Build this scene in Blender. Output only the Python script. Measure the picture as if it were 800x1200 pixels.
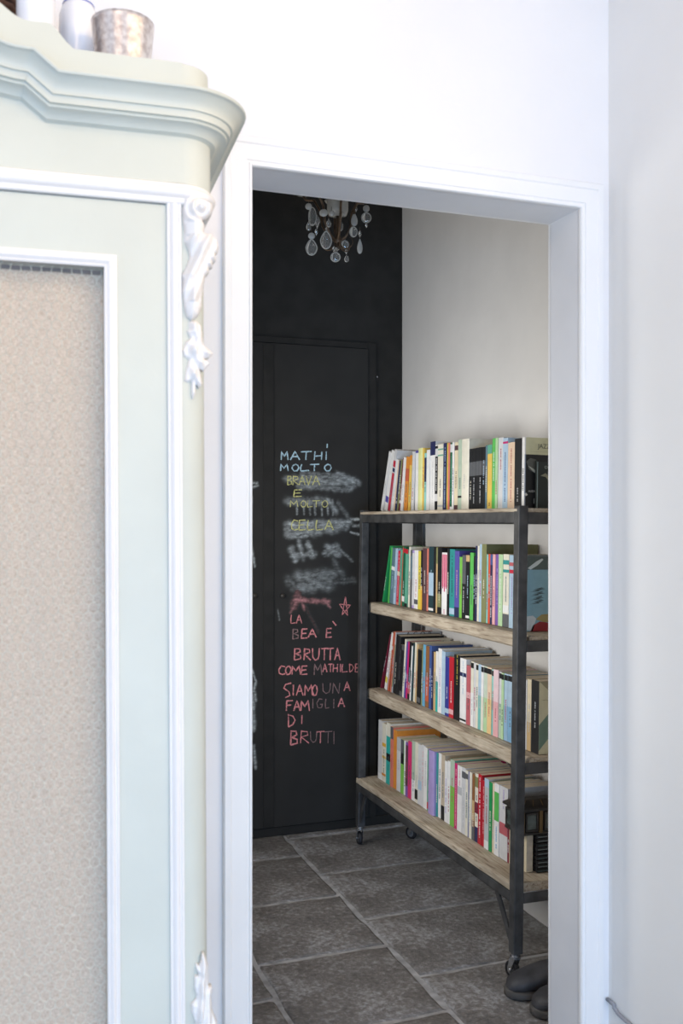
import bpy, math, random
from math import sin, cos, pi, radians, atan2, sqrt
from mathutils import Vector, Matrix
random.seed(7)

# ------------------------------------------------------------------ camera, world, lights
for o in list(bpy.data.objects): bpy.data.objects.remove(o)
SC = bpy.context.scene
COL = SC.collection
F, HZ, H = 1146.0, 611.0, 1.35            # focal length in px, horizon row, eye height
TH = radians(19.9); S, C = sin(TH), cos(TH)
cam = bpy.data.cameras.new('camera'); camo = bpy.data.objects.new('camera', cam); COL.objects.link(camo)
cam.sensor_fit = 'VERTICAL'; cam.sensor_height = 36; cam.lens = F/1200*36
cam.shift_y = (HZ-600)/1200
cam.clip_start = .05
camo.location = (0, 0, H); camo.rotation_euler = (pi/2, 0, -TH)
cam.dof.use_dof = True; cam.dof.focus_distance = 3.5; cam.dof.aperture_fstop = 6.3
SC.camera = camo
W = bpy.data.worlds.new('world'); SC.world = W; W.use_nodes = True
W.node_tree.nodes['Background'].inputs[0].default_value = (.62, .76, 1, 1)
W.node_tree.nodes['Background'].inputs[1].default_value = .3
SC.view_settings.view_transform = 'Standard'; SC.view_settings.look = 'None'
SC.view_settings.gamma = 1; SC.view_settings.use_curve_mapping = False
SC.view_settings.exposure = 0.0

def area(name, loc, target, sx, sy, power, color, spread=180):
    l = bpy.data.lights.new(name, 'AREA'); l.shape = 'RECTANGLE'; l.size = sx; l.size_y = sy
    l.energy = power; l.color = color; l.spread = radians(spread)
    o = bpy.data.objects.new(name, l); COL.objects.link(o); o.location = loc
    o.rotation_euler = (Vector(target)-Vector(loc)).to_track_quat('-Z', 'Y').to_euler()
    return o
# added area lights, all out of view, placed and coloured to set the tones
area('side_warm_fill', (1.39, -.15, 2.2), (-.5, 1.5, 2.3), 2.1, .6, 34, (1.0, .72, .40))  # warm strip added high on the right to warm the upper parts
area('rear_blue_fill', (-.3, -2.42, .7), (.2, 2, .5), 2.4, .9, 122, (.42, .655, 1.0))  # blue light added low behind the camera to cool the lower parts
area('ceiling_warm_fill', (-.45, .15, 2.86), (-.25, .5, 0), .7, .7, 12, (1.0, .70, .42))  # warm light added overhead, its source is invented
area('back_room_fill', (.24, 3.1, 1.28), (1.7, 3.1, 1.22), .8, 1.0, 12.0, (1.0, .98, .94), 135)  # light added at the left to grade the white wall and books

# ------------------------------------------------------------------ helpers
def lin(c):
    return tuple(((v/255)/12.92 if v/255 <= .04045 else ((v/255+.055)/1.055)**2.4) for v in c) + (1,)
MATS = {}
def mat(name, rgb, rough=.6, metal=0, amt=.06, scale=30, bump=0, bscale=200, trans=0, ior=1.45, stretch=None, rgb2=None, spec=.5, sheen=0):
    key = (name, rgb, rough, metal, amt, scale, bump, bscale, trans, stretch, rgb2)
    if key in MATS: return MATS[key]
    m = bpy.data.materials.new(name); m.use_nodes = True; nt = m.node_tree; N = nt.nodes; L = nt.links
    b = N['Principled BSDF']; b.inputs['Roughness'].default_value = rough; b.inputs['Metallic'].default_value = metal
    b.inputs['IOR'].default_value = ior; b.inputs['Specular IOR Level'].default_value = spec
    if trans: b.inputs['Transmission Weight'].default_value = trans
    if sheen: b.inputs['Sheen Weight'].default_value = sheen
    tc = N.new('ShaderNodeTexCoord'); mp = N.new('ShaderNodeMapping'); L.new(tc.outputs['Object'], mp.inputs[0])
    if stretch: mp.inputs['Scale'].default_value = stretch
    nz = N.new('ShaderNodeTexNoise'); nz.inputs['Scale'].default_value = scale; nz.inputs['Detail'].default_value = 4
    L.new(mp.outputs[0], nz.inputs[0])
    mx = N.new('ShaderNodeMix'); mx.data_type = 'RGBA'
    c1 = lin(rgb); c2 = lin(rgb2) if rgb2 else tuple(min(1, v*(1-amt*2)) for v in c1[:3])+(1,)
    mx.inputs[6].default_value = c1; mx.inputs[7].default_value = c2
    rp = N.new('ShaderNodeMapRange'); rp.inputs[1].default_value = .35; rp.inputs[2].default_value = .65
    L.new(nz.outputs[0], rp.inputs[0]); L.new(rp.outputs[0], mx.inputs[0]); L.new(mx.outputs[2], b.inputs['Base Color'])
    if bump:
        n2 = N.new('ShaderNodeTexNoise'); n2.inputs['Scale'].default_value = bscale; n2.inputs['Detail'].default_value = 5
        L.new(mp.outputs[0], n2.inputs[0])
        bp = N.new('ShaderNodeBump'); bp.inputs['Strength'].default_value = 1; bp.inputs['Distance'].default_value = bump
        L.new(n2.outputs[0], bp.inputs['Height']); L.new(bp.outputs[0], b.inputs['Normal'])
    MATS[key] = m; return m

class MB:
    def __init__(s): s.v = []; s.f = []
    def add(s, vs, fs):
        n = len(s.v); s.v += [tuple(v) for v in vs]; s.f += [tuple(i+n for i in f) for f in fs]; return s
    def box(s, x0, x1, y0, y1, z0, z1, M=None):
        vs = [Vector((x, y, z)) for z in (z0, z1) for y in (y0, y1) for x in (x0, x1)]
        if M: vs = [M @ v for v in vs]
        return s.add(vs, [(0, 2, 3, 1), (4, 5, 7, 6), (0, 1, 5, 4), (1, 3, 7, 5), (3, 2, 6, 7), (2, 0, 4, 6)])
    def bar(s, a, b, w, h, up=(0, 0, 1)):
        a, b = Vector(a), Vector(b); d = (b-a).normalized(); u = Vector(up)
        if abs(d.dot(u)) > .98: u = Vector((1, 0, 0))
        r = d.cross(u).normalized(); u = r.cross(d)
        vs = [p + r*sx*w/2 + u*sz*h/2 for p in (a, b) for sx, sz in ((-1, -1), (1, -1), (1, 1), (-1, 1))]
        return s.add(vs, [(3, 2, 1, 0), (4, 5, 6, 7), (0, 1, 5, 4), (1, 2, 6, 5), (2, 3, 7, 6), (3, 0, 4, 7)])
    def tube(s, pts, r, n=8, caps=True, closed=False):
        pts = [Vector(p) for p in pts]; R = r if isinstance(r, (list, tuple)) else [r]*len(pts)
        rings = []; prev = None
        for i, p in enumerate(pts):
            if closed: d = pts[(i+1) % len(pts)]-pts[i-1]
            else: d = pts[min(i+1, len(pts)-1)]-pts[max(i-1, 0)]
            d.normalize()
            u = prev if prev is not None else (Vector((0, 0, 1)) if abs(d.z) < .9 else Vector((1, 0, 0)))
            u = (u-d*u.dot(d)).normalized(); prev = u; w = d.cross(u)
            rings.append([p+(u*cos(2*pi*k/n)+w*sin(2*pi*k/n))*R[i] for k in range(n)])
        vs = [v for r_ in rings for v in r_]; fs = []
        m = len(rings)
        for i in range(m if closed else m-1):
            j = (i+1) % m
            for k in range(n): fs.append((i*n+k, i*n+(k+1) % n, j*n+(k+1) % n, j*n+k))
        if caps and not closed: fs.append(tuple(reversed(range(n)))); fs.append(tuple(range((m-1)*n, m*n)))
        return s.add(vs, fs)
    def lathe(s, prof, c=(0, 0, 0), n=32, M=None):
        c = Vector(c); vs = []; fs = []; m = len(prof)
        for r, z in prof:
            for k in range(n):
                v = Vector((max(r, 1e-5)*cos(2*pi*k/n), max(r, 1e-5)*sin(2*pi*k/n), z))
                vs.append(c + (M @ v if M else v))
        for i in range(m-1):
            for k in range(n): fs.append((i*n+k, i*n+(k+1) % n, (i+1)*n+(k+1) % n, (i+1)*n+k))
        return s.add(vs, fs)
    def sweep(s, stations, prof, cap=True):
        # stations: (origin, in-plane normal, outward); prof: (outward, along normal)
        n = len(prof); vs = []; fs = []
        for o, m, w in stations:
            o, m, w = Vector(o), Vector(m), Vector(w)
            vs += [o+w*a+m*b for a, b in prof]
        for i in range(len(stations)-1):
            for k in range(n-1): fs.append((i*n+k, i*n+k+1, (i+1)*n+k+1, (i+1)*n+k))
            fs.append((i*n+n-1, i*n, (i+1)*n, (i+1)*n+n-1))
        if cap: fs.append(tuple(range(n))); fs.append(tuple(reversed(range((len(stations)-1)*n, len(stations)*n))))
        return s.add(vs, fs)
    def mesh(s, name, m, smooth=False):
        me = bpy.data.meshes.new(name); me.from_pydata([tuple(v) for v in s.v], [], s.f); me.update()
        import bmesh
        bm = bmesh.new(); bm.from_mesh(me); bmesh.ops.recalc_face_normals(bm, faces=bm.faces); bm.to_mesh(me); bm.free()
        if smooth: me.polygons.foreach_set('use_smooth', [True]*len(me.polygons))
        if m: me.materials.append(m)
        return me
    def build(s, name, m, parent=None, smooth=False, bevel=0, auto=False):
        o = bpy.data.objects.new(name, s.mesh(name, m, smooth)); COL.objects.link(o)
        if parent: o.parent = parent
        if bevel:
            b = o.modifiers.new('bevel', 'BEVEL'); b.width = bevel; b.segments = 2; b.limit_method = 'ANGLE'
        if auto:
            o.data.polygons.foreach_set('use_smooth', [True]*len(o.data.polygons))
            try: o.data.set_sharp_from_angle(angle=radians(35))
            except Exception: pass
        return o

def thing(name, label, cat, loc=(0, 0, 0), rot=(0, 0, 0), group=None):
    o = bpy.data.objects.new(name, None); COL.objects.link(o); o.location = loc; o.rotation_euler = rot
    o.empty_display_size = .05
    o['label'] = label; o['category'] = cat
    if group: o['group'] = group
    return o
def struct(o, label=None, cat=None):
    o['kind'] = 'structure'
    if label: o['label'] = label
    if cat: o['category'] = cat
    return o
def onY(px, py, Y):           # point of a plane Y = const seen at a photo position
    r = (px-400)/F; X = Y*(S+C*r)/(C-S*r); d = X*S+Y*C
    return X, H-(py-HZ)/F*d
def YatX(px, X):              # where a line of sight meets a plane X = const
    r = (px-400)/F; return X*(C-S*r)/(S+C*r)
def font(name, text, size, m, parent, loc, rot, ext=.0003, align='CENTER'):
    cu = bpy.data.curves.new(name, 'FONT'); cu.body = text; cu.size = size; cu.extrude = ext; cu.align_x = align
    cu.align_y = 'CENTER'; cu.materials.append(m)
    tmp = bpy.data.objects.new(name, cu); COL.objects.link(tmp); bpy.context.view_layer.update()
    me = bpy.data.meshes.new_from_object(tmp.evaluated_get(bpy.context.evaluated_depsgraph_get()))
    bpy.data.objects.remove(tmp); me.name = name
    if not me.materials: me.materials.append(m)
    o = bpy.data.objects.new(name, me); COL.objects.link(o); o.parent = parent; o.location = loc; o.rotation_euler = rot
    return o

# ------------------------------------------------------------------ materials
M_white = mat('white_wall_paint', (240, 238, 238), .75, amt=.015, scale=3, bump=.0004, bscale=60)
M_rightwall = mat('white_side_wall_paint', (242, 240, 236), .75, amt=.015, scale=3, bump=.0004, bscale=60)
M_plaster = mat('white_lime_plaster', (226, 224, 221), .85, amt=.03, scale=4, bump=.0012, bscale=25)
M_trim = mat('white_trim_gloss', (240, 239, 238), .4, amt=.01, scale=8)
M_lining = mat('white_lining_paint', (226, 226, 228), .5, amt=.02, scale=8)
M_black = mat('chalkboard_black_paint', (44, 43, 41), .72, amt=.12, scale=14, bump=.0002, bscale=120, spec=.3)
M_steel = mat('dark_raw_steel', (80, 80, 80), .5, .2, amt=.25, scale=18, rgb2=(54, 54, 55), bump=.0003, bscale=150)
M_chrome = mat('zinc_plated_metal', (190, 192, 195), .25, .9, amt=.05)
M_rubber = mat('black_rubber', (38, 38, 42), .6)
M_green = mat('pale_sage_paint', (198, 200, 189), .5, amt=.03, scale=6, bump=.0002, bscale=90)
M_cabwhite = mat('white_cabinet_paint', (228, 224, 220), .45, amt=.015, scale=9)
M_page = mat('book_pages', (212, 198, 176), .85, amt=.10, scale=60, stretch=(1, 12, 1))

# ------------------------------------------------------------------ room shell
YW, YWB, YB = 2.016, 2.138, 4.05          # doorway wall front / back, chalkboard wall
XL, XR, ZH = .526, 1.334, 2.10            # opening
XS, XW = 1.42, 1.757                      # right wall of the front room, of the back room
# floor: concrete bed, stone slabs are its parts
M_slate = None
def slate_mat():
    m = bpy.data.materials.new('grey_slate'); m.use_nodes = True; nt = m.node_tree; N = nt.nodes; L = nt.links
    b = N['Principled BSDF']; b.inputs['Roughness'].default_value = .48
    tc = N.new('ShaderNodeTexCoord'); oi = N.new('ShaderNodeObjectInfo')
    n1 = N.new('ShaderNodeTexNoise'); n1.inputs['Scale'].default_value = 6; n1.inputs['Detail'].default_value = 8; n1.inputs['Distortion'].default_value = .6
    n2 = N.new('ShaderNodeTexNoise'); n2.inputs['Scale'].default_value = 55; n2.inputs['Detail'].default_value = 6; n2.inputs['Roughness'].default_value = .7
    L.new(tc.outputs['Object'], n1.inputs[0]); L.new(tc.outputs['Object'], n2.inputs[0])
    cr = N.new('ShaderNodeValToRGB'); cr.color_ramp.elements[0].position = .38; cr.color_ramp.elements[1].position = .66
    cr.color_ramp.elements[0].color = lin((104, 102, 100)); cr.color_ramp.elements[1].color = lin((192, 193, 196))
    e = cr.color_ramp.elements.new(.5); e.color = lin((134, 130, 127))
    ma = N.new('ShaderNodeMath'); ma.operation = 'MULTIPLY_ADD'; ma.inputs[1].default_value = .6
    L.new(n2.outputs[0], ma.inputs[0])
    mb = N.new('ShaderNodeMath'); mb.operation = 'MULTIPLY'; mb.inputs[1].default_value = .4
    L.new(n1.outputs[0], mb.inputs[0]); L.new(mb.outputs[0], ma.inputs[2]); L.new(ma.outputs[0], cr.inputs[0])
    L.new(cr.outputs[0], b.inputs['Base Color'])
    bp = N.new('ShaderNodeBump'); bp.inputs['Distance'].default_value = .010; L.new(ma.outputs[0], bp.inputs['Height'])
    L.new(bp.outputs[0], b.inputs['Normal'])
    return m
M_slate = slate_mat()
M_grout = mat('pale_grey_grout', (186, 186, 188), .9, amt=.2, scale=20, bump=.002, bscale=60)
fl = struct(MB().box(-1.1, 1.9, 1.9, 4.2, -.12, -.004).build('floor', M_grout))
fb = MB().box(-2.4, 1.9, -2.7, 1.899, -.12, 0).build('front_room_boards', mat('pale_floorboards', (170, 160, 148), .6, stretch=(8, 1, 1)), fl)
def slab(x0, x1, y0, y1):
    g = .0085; nx, ny = 8, 8; vs = []; fs = []
    jx0 = [random.uniform(-.0045, .0045) for _ in range(ny+1)]; jx1 = [random.uniform(-.0045, .0045) for _ in range(ny+1)]
    jy0 = [random.uniform(-.0045, .0045) for _ in range(nx+1)]; jy1 = [random.uniform(-.0045, .0045) for _ in range(nx+1)]
    cx, cy = (x0+x1)/2, (y0+y1)/2
    tz = random.uniform(-.0008, .0008); us = [0, .025, .2, .35, .5, .65, .8, .975, 1]
    for j, v in enumerate(us):
        for i, u in enumerate(us):
            x = x0+g+(x1-x0-2*g)*u+(jx0[j]*(1-u)+jx1[j]*u); y = y0+g+(y1-y0-2*g)*v+(jy0[i]*(1-v)+jy1[i]*v)
            edge = i in (0, nx) or j in (0, ny)
            vs.append((x-cx, y-cy, -.003 if edge else tz+random.uniform(-.0008, .0008)))
    for j in range(ny):
        for i in range(nx): a = j*(nx+1)+i; fs.append((a, a+1, a+nx+2, a+nx+1))
    # skirt
    rim = [i for i in range(nx+1)]+[j*(nx+1)+nx for j in range(1, ny+1)]+[ny*(nx+1)+i for i in range(nx-1, -1, -1)]+[j*(nx+1) for j in range(ny-1, 0, -1)]
    n = len(vs); vs += [(vs[i][0], vs[i][1], -.02) for i in rim]
    for k in range(len(rim)): k2 = (k+1) % len(rim); fs.append((rim[k], n+k, n+k2, rim[k2]))
    o = MB().add(vs, fs).build('slab', M_slate, fl, smooth=True); o.location = (cx, cy, 0)
def column_of(x0, x1, y_first, step=.445):
    ys = []; y = y_first
    while y > YW-.1: y -= step
    y0 = y
    while y0 < YB:
        a = max(y0, 1.905); b = min(y0+step, YB+.02)
        if b-a > .05: slab(x0, x1, a, b)
        y0 += step
column_of(1.2, 1.76, 3.545)
column_of(.77, 1.2, 3.33)
column_of(.335, .77, 3.11)
column_of(-.1, .335, 3.33)
column_of(-.535, -.1, 3.11)
column_of(-.97, -.535, 3.33)

def wall(name, parts, m):
    b = MB()
    for p in parts: b.box(*p)
    return struct(b.build(name, m))
wall('wall_front', [(-2.4, XL-.012, YW, YWB, 0, 3.02), (XR+.012, XW+.12, YW, YWB, 0, 3.02), (XL-.012, XR+.012, YW, YWB, ZH+.012, 3.02)], M_white)
wall('wall_right', [(XS, XS+.34, -2.7, -1.2, 0, 3.0), (XS, XS+.34, .9, YW, 0, 3.0), (XS, XS+.34, -1.2, .9, 0, .6), (XS, XS+.34, -1.2, .9, 2.5, 3.0)], M_rightwall)
wall('wall_left', [(-2.4, -2.28, -2.7, YW, 0, 3.0)], M_white)
# wall behind the camera, with the tall window
wall('wall_rear', [(-2.28, -1.9, -2.7, -2.58, 0, 3.0), (.4, XS, -2.7, -2.58, 0, 3.0), (-1.9, .4, -2.7, -2.58, 0, .4), (-1.9, .4, -2.7, -2.58, 2.5, 3.0)], M_white)
def window(name, x0, x1, z0, z1, y, axis='Y'):
    b = MB(); t = .05
    def bx(a0, a1, c0, c1):
        if axis == 'Y': b.box(a0, a1, y-.02, y+.03, c0, c1)
        else: b.box(y-.03, y+.02, a0, a1, c0, c1)
    bx(x0, x0+t, z0, z1); bx(x1-t, x1, z0, z1); bx(x0, x1, z0, z0+t); bx(x0, x1, z1-t, z1)
    bx((x0+x1)/2-.025, (x0+x1)/2+.025, z0, z1)
    return struct(b.build(name, M_trim, bevel=.004))
window('window_1', -1.9, .4, .4, 2.5, -2.64)
wall('ceiling', [(-2.4, XW+.12, -2.7, YW, 3.0, 3.1), (-1.12, XW+.12, YW, YB+.12, 3.02, 3.12)], M_white)
wall('wall_far', [(.08, XW+.12, YB, YB+.12, 0, 3.02)], M_black)
wall('wall_side', [(XW, XW+.12, YWB, YB, -.004, 3.02)], M_plaster)
wall('wall_back_left', [(.08, .20, YW+.122, 2.65, 0, 3.02), (.08, .20, 3.55, YB+.12, 0, 3.02), (.08, .20, 2.65, 3.55, 0, .75), (.08, .20, 2.65, 3.55, 2.0, 3.02)], M_plaster)  # unseen wall, set close in so the back room light falls off faster
window('window_3', -1.2, .9, .6, 2.5, XS+.2, 'X')
window('window_2', 2.65, 3.55, .75, 2.0, .13, 'X')  # unseen window added for the back room light
# door lining and casing
b = MB(); b.box(XL-.012, XL, YW-.001, YWB+.001, 0, ZH); b.box(XR, XR+.012, YW-.001, YWB+.001, 0, ZH); b.box(XL-.012, XR+.012, YW-.001, YWB+.001, ZH, ZH+.012)
struct(b.build('trim_1', M_lining))
prof = [(0, 0), (.010, 0), (.014, .002), (.014, .006), (.011, .008), (.011, .011), (.014, .013), (.0145, .045), (.017, .048), (.017, .060), (.013, .0625), (0, .0625)]
st = []
for x, z, nx, nz in ((XL, 0, -1, 0), (XL, ZH, -1, 1), (XR, ZH, 1, 1), (XR, 0, 1, 0)):
    st.append(((x, YW, z), (nx, 0, nz), (0, -1, 0)))
struct(MB().sweep(st, prof).build('trim_2', M_trim))
st = [((x, YWB, z), (nx, 0, nz), (0, 1, 0)) for x, z, nx, nz in ((XL, 0, -1, 0), (XL, ZH, -1, 1), (XR, ZH, 1, 1), (XR, 0, 1, 0))]
struct(MB().sweep(st, prof).build('trim_3', M_trim))
# black skirting of the chalkboard wall
b = MB(); b.box(.2, XW, YB-.012, YB, 0, .038); struct(b.build('baseboard_far', M_black, bevel=.002))

# ------------------------------------------------------------------ chalkboard doors
YD = YB-.014
xj = onY(313.5, 611, YD)[0]; xr = onY(430.5, 611, YD)[0]; xf = onY(441, 611, YD)[0]
zt = onY(360, 405, YD)[1]
b = MB()                                     # flush frame around the pair
xl2 = xj-(xr-xj)
b.box(xr+.002, xf, YB-.012, YB, .038, zt+.03); b.box(xl2-(xf-xr), xl2-.002, YB-.012, YB, .038, zt+.03); b.box(xl2-.002, xr+.002, YB-.012, YB, zt+.003, zt+.03)
struct(b.build('trim_4', M_black, bevel=.0015))

# smudges: chalk density laid on the leaf as worn patches (position in photo px, radius, strength, tint)
def smudge_strokes():
    s = []
    def line(x0, y0, x1, y1, r, a, n=14, tint=0):
        rr = random.Random(int(x0*7+y0*13)); n = max(n, int(1.6*math.hypot(x1-x0, y1-y0)/max(r, 1)*1.6)); a *= .8
        for q in range(3):
          ox, oy = rr.uniform(-.5, .5)*r, rr.uniform(-.8, .8)*r
          for i in range(n):
            u = i/(n-1); k = rr.uniform(.35, 1.15); s.append((x0+ox+(x1-x0)*u, y0+oy+(y1-y0)*u+rr.uniform(-.3, .3)*r, r*rr.uniform(.3, .75), a*k, tint))
        for i in range(0):
            u = i/(n-1); s.append((x0+(x1-x0)*u, y0+(y1-y0)*u, r, a, tint))
    line(336, 560, 395, 566, 5, .34); line(352, 556, 400, 558, 3, .3); line(395, 553, 420, 564, 4, .42); line(350, 568, 410, 573, 4, .26); line(393, 558, 414, 570, 4, .3)
    line(336, 590, 385, 588, 5, .26); line(383, 585, 393, 598, 4, .3); line(395, 588, 408, 606, 3, .14)
    for x in (347, 355, 362, 368, 376, 383, 389): line(x, 586, x+1, 603, 1.5, .3, 8)
    line(335, 616, 410, 612, 5, .4, 26); line(335, 625, 395, 618, 5, .36, 20); line(350, 622, 408, 618, 4, .3, 20); line(336, 628, 360, 626, 3, .35)
    line(410, 609, 421, 609, 1.6, .7, 10); line(412, 616, 421, 616, 1.6, .4, 10); line(410, 624, 421, 627, 1.4, .6, 10)
    line(340, 640, 346, 655, 4, .4, 8); line(350, 636, 354, 652, 4, .4, 8); line(360, 636, 366, 650, 3.5, .42, 8); line(342, 652, 368, 650, 4, .26)
    line(382, 640, 396, 652, 4.5, .34, 8); line(380, 650, 396, 640, 4, .3, 8); line(396, 642, 412, 657, 2, .22)
    line(345, 672, 390, 668, 7, .22, 12); line(350, 684, 388, 682, 7, .28, 12); line(360, 679, 376, 684, 5, .26, 8); line(390, 655, 402, 675, 5, .14, 8)
    line(338, 680, 345, 688, 6, .18, 5); line(385, 682, 415, 680, 3, .12)
    line(342, 712, 350, 696, 4, .28, 6, 1); line(345, 705, 384, 707, 3.4, .5, 16, 1); line(352, 703, 356, 714, 2.2, .4, 5, 1); line(380, 703, 386, 712, 2, .4, 5, 1); line(339, 718, 346, 706, 2, .3, 6, 1)
    line(352, 700, 372, 740, 2.2, .06, 10, 1); line(325, 715, 327, 727, 1.2, .2, 5)
    # left leaf
    line(294, 565, 301, 566, 1.4, .45, 6); line(294, 571, 302, 569, 1.2, .4, 6); line(295, 582, 293, 640, 1, .3, 20)
    line(293, 636, 298, 665, 1.8, .42, 16)
    line(294, 782, 299, 798, 1.4, .5, 8); line(299, 800, 296, 812, 2, .5, 8); line(295, 815, 297, 855, 3, .5, 20); line(298, 812, 299, 822, 2, .45, 8); line(293, 860, 294, 870, 3, .3, 5); line(297, 875, 299, 900, 2, .5, 12); line(294, 880, 295, 892, 2, .3, 8)
    return s
SM = smudge_strokes()
def chalk_leaf_mat():
    m = bpy.data.materials.new('chalked_black_paint'); m.use_nodes = True; nt = m.node_tree; N = nt.nodes; L = nt.links
    b = N['Principled BSDF']; b.inputs['Roughness'].default_value = .78; b.inputs['Specular IOR Level'].default_value = .3
    at = N.new('ShaderNodeAttribute'); at.attribute_name = 'chalk'
    tc = N.new('ShaderNodeTexCoord')
    nz = N.new('ShaderNodeTexNoise'); nz.inputs['Scale'].default_value = 90; nz.inputs['Detail'].default_value = 5; nz.inputs['Roughness'].default_value = .75
    mp = N.new('ShaderNodeMapping'); mp.inputs['Scale'].default_value = (.35, 1, 1.1); mp.inputs['Rotation'].default_value = (0, -.25, 0)
    L.new(tc.outputs['Object'], mp.inputs[0]); L.new(mp.outputs[0], nz.inputs[0])
    rg = N.new('ShaderNodeMapRange'); rg.inputs[1].default_value = .32; rg.inputs[2].default_value = .68; rg.inputs[3].default_value = .3; rg.inputs[4].default_value = 2.1
    L.new(nz.outputs[0], rg.inputs[0])
    sp = N.new('ShaderNodeSeparateColor'); L.new(at.outputs['Color'], sp.inputs[0])
    mu = N.new('ShaderNodeMath'); mu.operation = 'MULTIPLY'; mu.use_clamp = True
    L.new(sp.outputs[0], mu.inputs[0]); L.new(rg.outputs[0], mu.inputs[1])
    t = N.new('ShaderNodeMix'); t.data_type = 'RGBA'; t.inputs[6].default_value = lin((205, 212, 212)); t.inputs[7].default_value = lin((214, 150, 150))
    L.new(sp.outputs[1], t.inputs[0])
    n3 = N.new('ShaderNodeTexNoise'); n3.inputs['Scale'].default_value = 8; L.new(tc.outputs['Object'], n3.inputs[0])
    base = N.new('ShaderNodeMix'); base.data_type = 'RGBA'; base.inputs[6].default_value = lin((38, 37, 36)); base.inputs[7].default_value = lin((50, 49, 47)); L.new(n3.outputs[0], base.inputs[0])
    fm = N.new('ShaderNodeMix'); fm.data_type = 'RGBA'; L.new(mu.outputs[0], fm.inputs[0]); L.new(base.outputs[2], fm.inputs[6]); L.new(t.outputs[2], fm.inputs[7])
    L.new(fm.outputs[2], b.inputs['Base Color'])
    return m
M_leaf = chalk_leaf_mat()
def leaf(name, x0, x1, z0, z1):
    st = .0035; nx = int((x1-x0)/st); nz = int((z1-z0)/st)
    X = [x0+(x1-x0)*i/nx for i in range(nx+1)]; Z = [z0+(z1-z0)*j/nz for j in range(nz+1)]
    import numpy as np
    XX, ZZ = np.meshgrid(np.array(X), np.array(Z)); D = np.zeros_like(XX); T = np.zeros_like(XX)
    for px, py, r, a, t in SM:
        cx, cz = onY(px, py, YD); R = r*.0037
        if cx < x0-.1 or cx > x1+.1: continue
        g = a*.8*np.exp(-(((XX-cx)**2+(ZZ-cz)**2)/(R*R))); D = np.maximum(D, D*.55+g); T = np.maximum(T, (g > .02)*t*1.0)
    me = bpy.data.meshes.new(name)
    V = np.stack([XX.ravel(), np.full(XX.size, YD-.006), ZZ.ravel()], 1)
    idx = np.arange(XX.size).reshape(XX.shape)
    Fq = np.stack([idx[:-1, :-1].ravel(), idx[:-1, 1:].ravel(), idx[1:, 1:].ravel(), idx[1:, :-1].ravel()], 1)
    # side walls and back
    n = XX.size
    verts = V.tolist()+[(x0, YD, z0), (x1, YD, z0), (x1, YD, z1), (x0, YD, z1)]
    faces = Fq.tolist()
    bl, br, tr, tl = int(idx[0, 0]), int(idx[0, -1]), int(idx[-1, -1]), int(idx[-1, 0])
    faces += [(bl, n, n+1)+tuple(int(i) for i in idx[0, ::-1][:-1]), (n+2, n+3)+tuple(int(i) for i in idx[-1, :]),
              (n, )+tuple(int(i) for i in idx[:, 0])+(n+3,), (n+1, n+2)+tuple(int(i) for i in idx[::-1, -1])]
    me.from_pydata(verts, [], faces); me.update()
    ca = me.color_attributes.new('chalk', 'FLOAT_COLOR', 'POINT')
    arr = np.zeros((len(verts), 4), dtype='f'); arr[:n, 0] = D.ravel(); arr[:n, 1] = T.ravel(); arr[:, 3] = 1
    ca.data.foreach_set('color', arr.ravel())
    me.materials.append(M_leaf)
    o = bpy.data.objects.new(name, me); COL.objects.link(o); struct(o); return o
door1 = leaf('door_1', xj+.0015, xr, .042, zt)
door2 = leaf('door_2', xl2, xj-.0015, .042, zt)
# overlapping centre strip and knobs
b = MB(); b.box(onY(307.6, 611, YD)[0], onY(320, 611, YD)[0], YD-.011, YD-.006, .045, zt-.003); b.build('meeting_strip', M_black, door1, bevel=.001)
for px, d in ((331, door1), (298.5, door2)):
    x, z = onY(px, 698, YD-.012)
    R = Matrix.Rotation(pi/2, 3, 'X')
    MB().lathe([(0, .014), (.006, .0135), (.009, .011), (.0095, .007), (.006, .003), (.007, 0)], (x, YD-.006, z), 20, R).build('knob', mat('black_knob_paint', (62, 58, 52), .4), d, smooth=True)
x, z = onY(443.5, 441, YD-.004); MB().lathe([(0, .004), (.004, .003), (.005, 0)], (x, YB, z), 12, Matrix.Rotation(pi/2, 3, 'X')).build('nail', M_chrome, door1, smooth=True)

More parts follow.
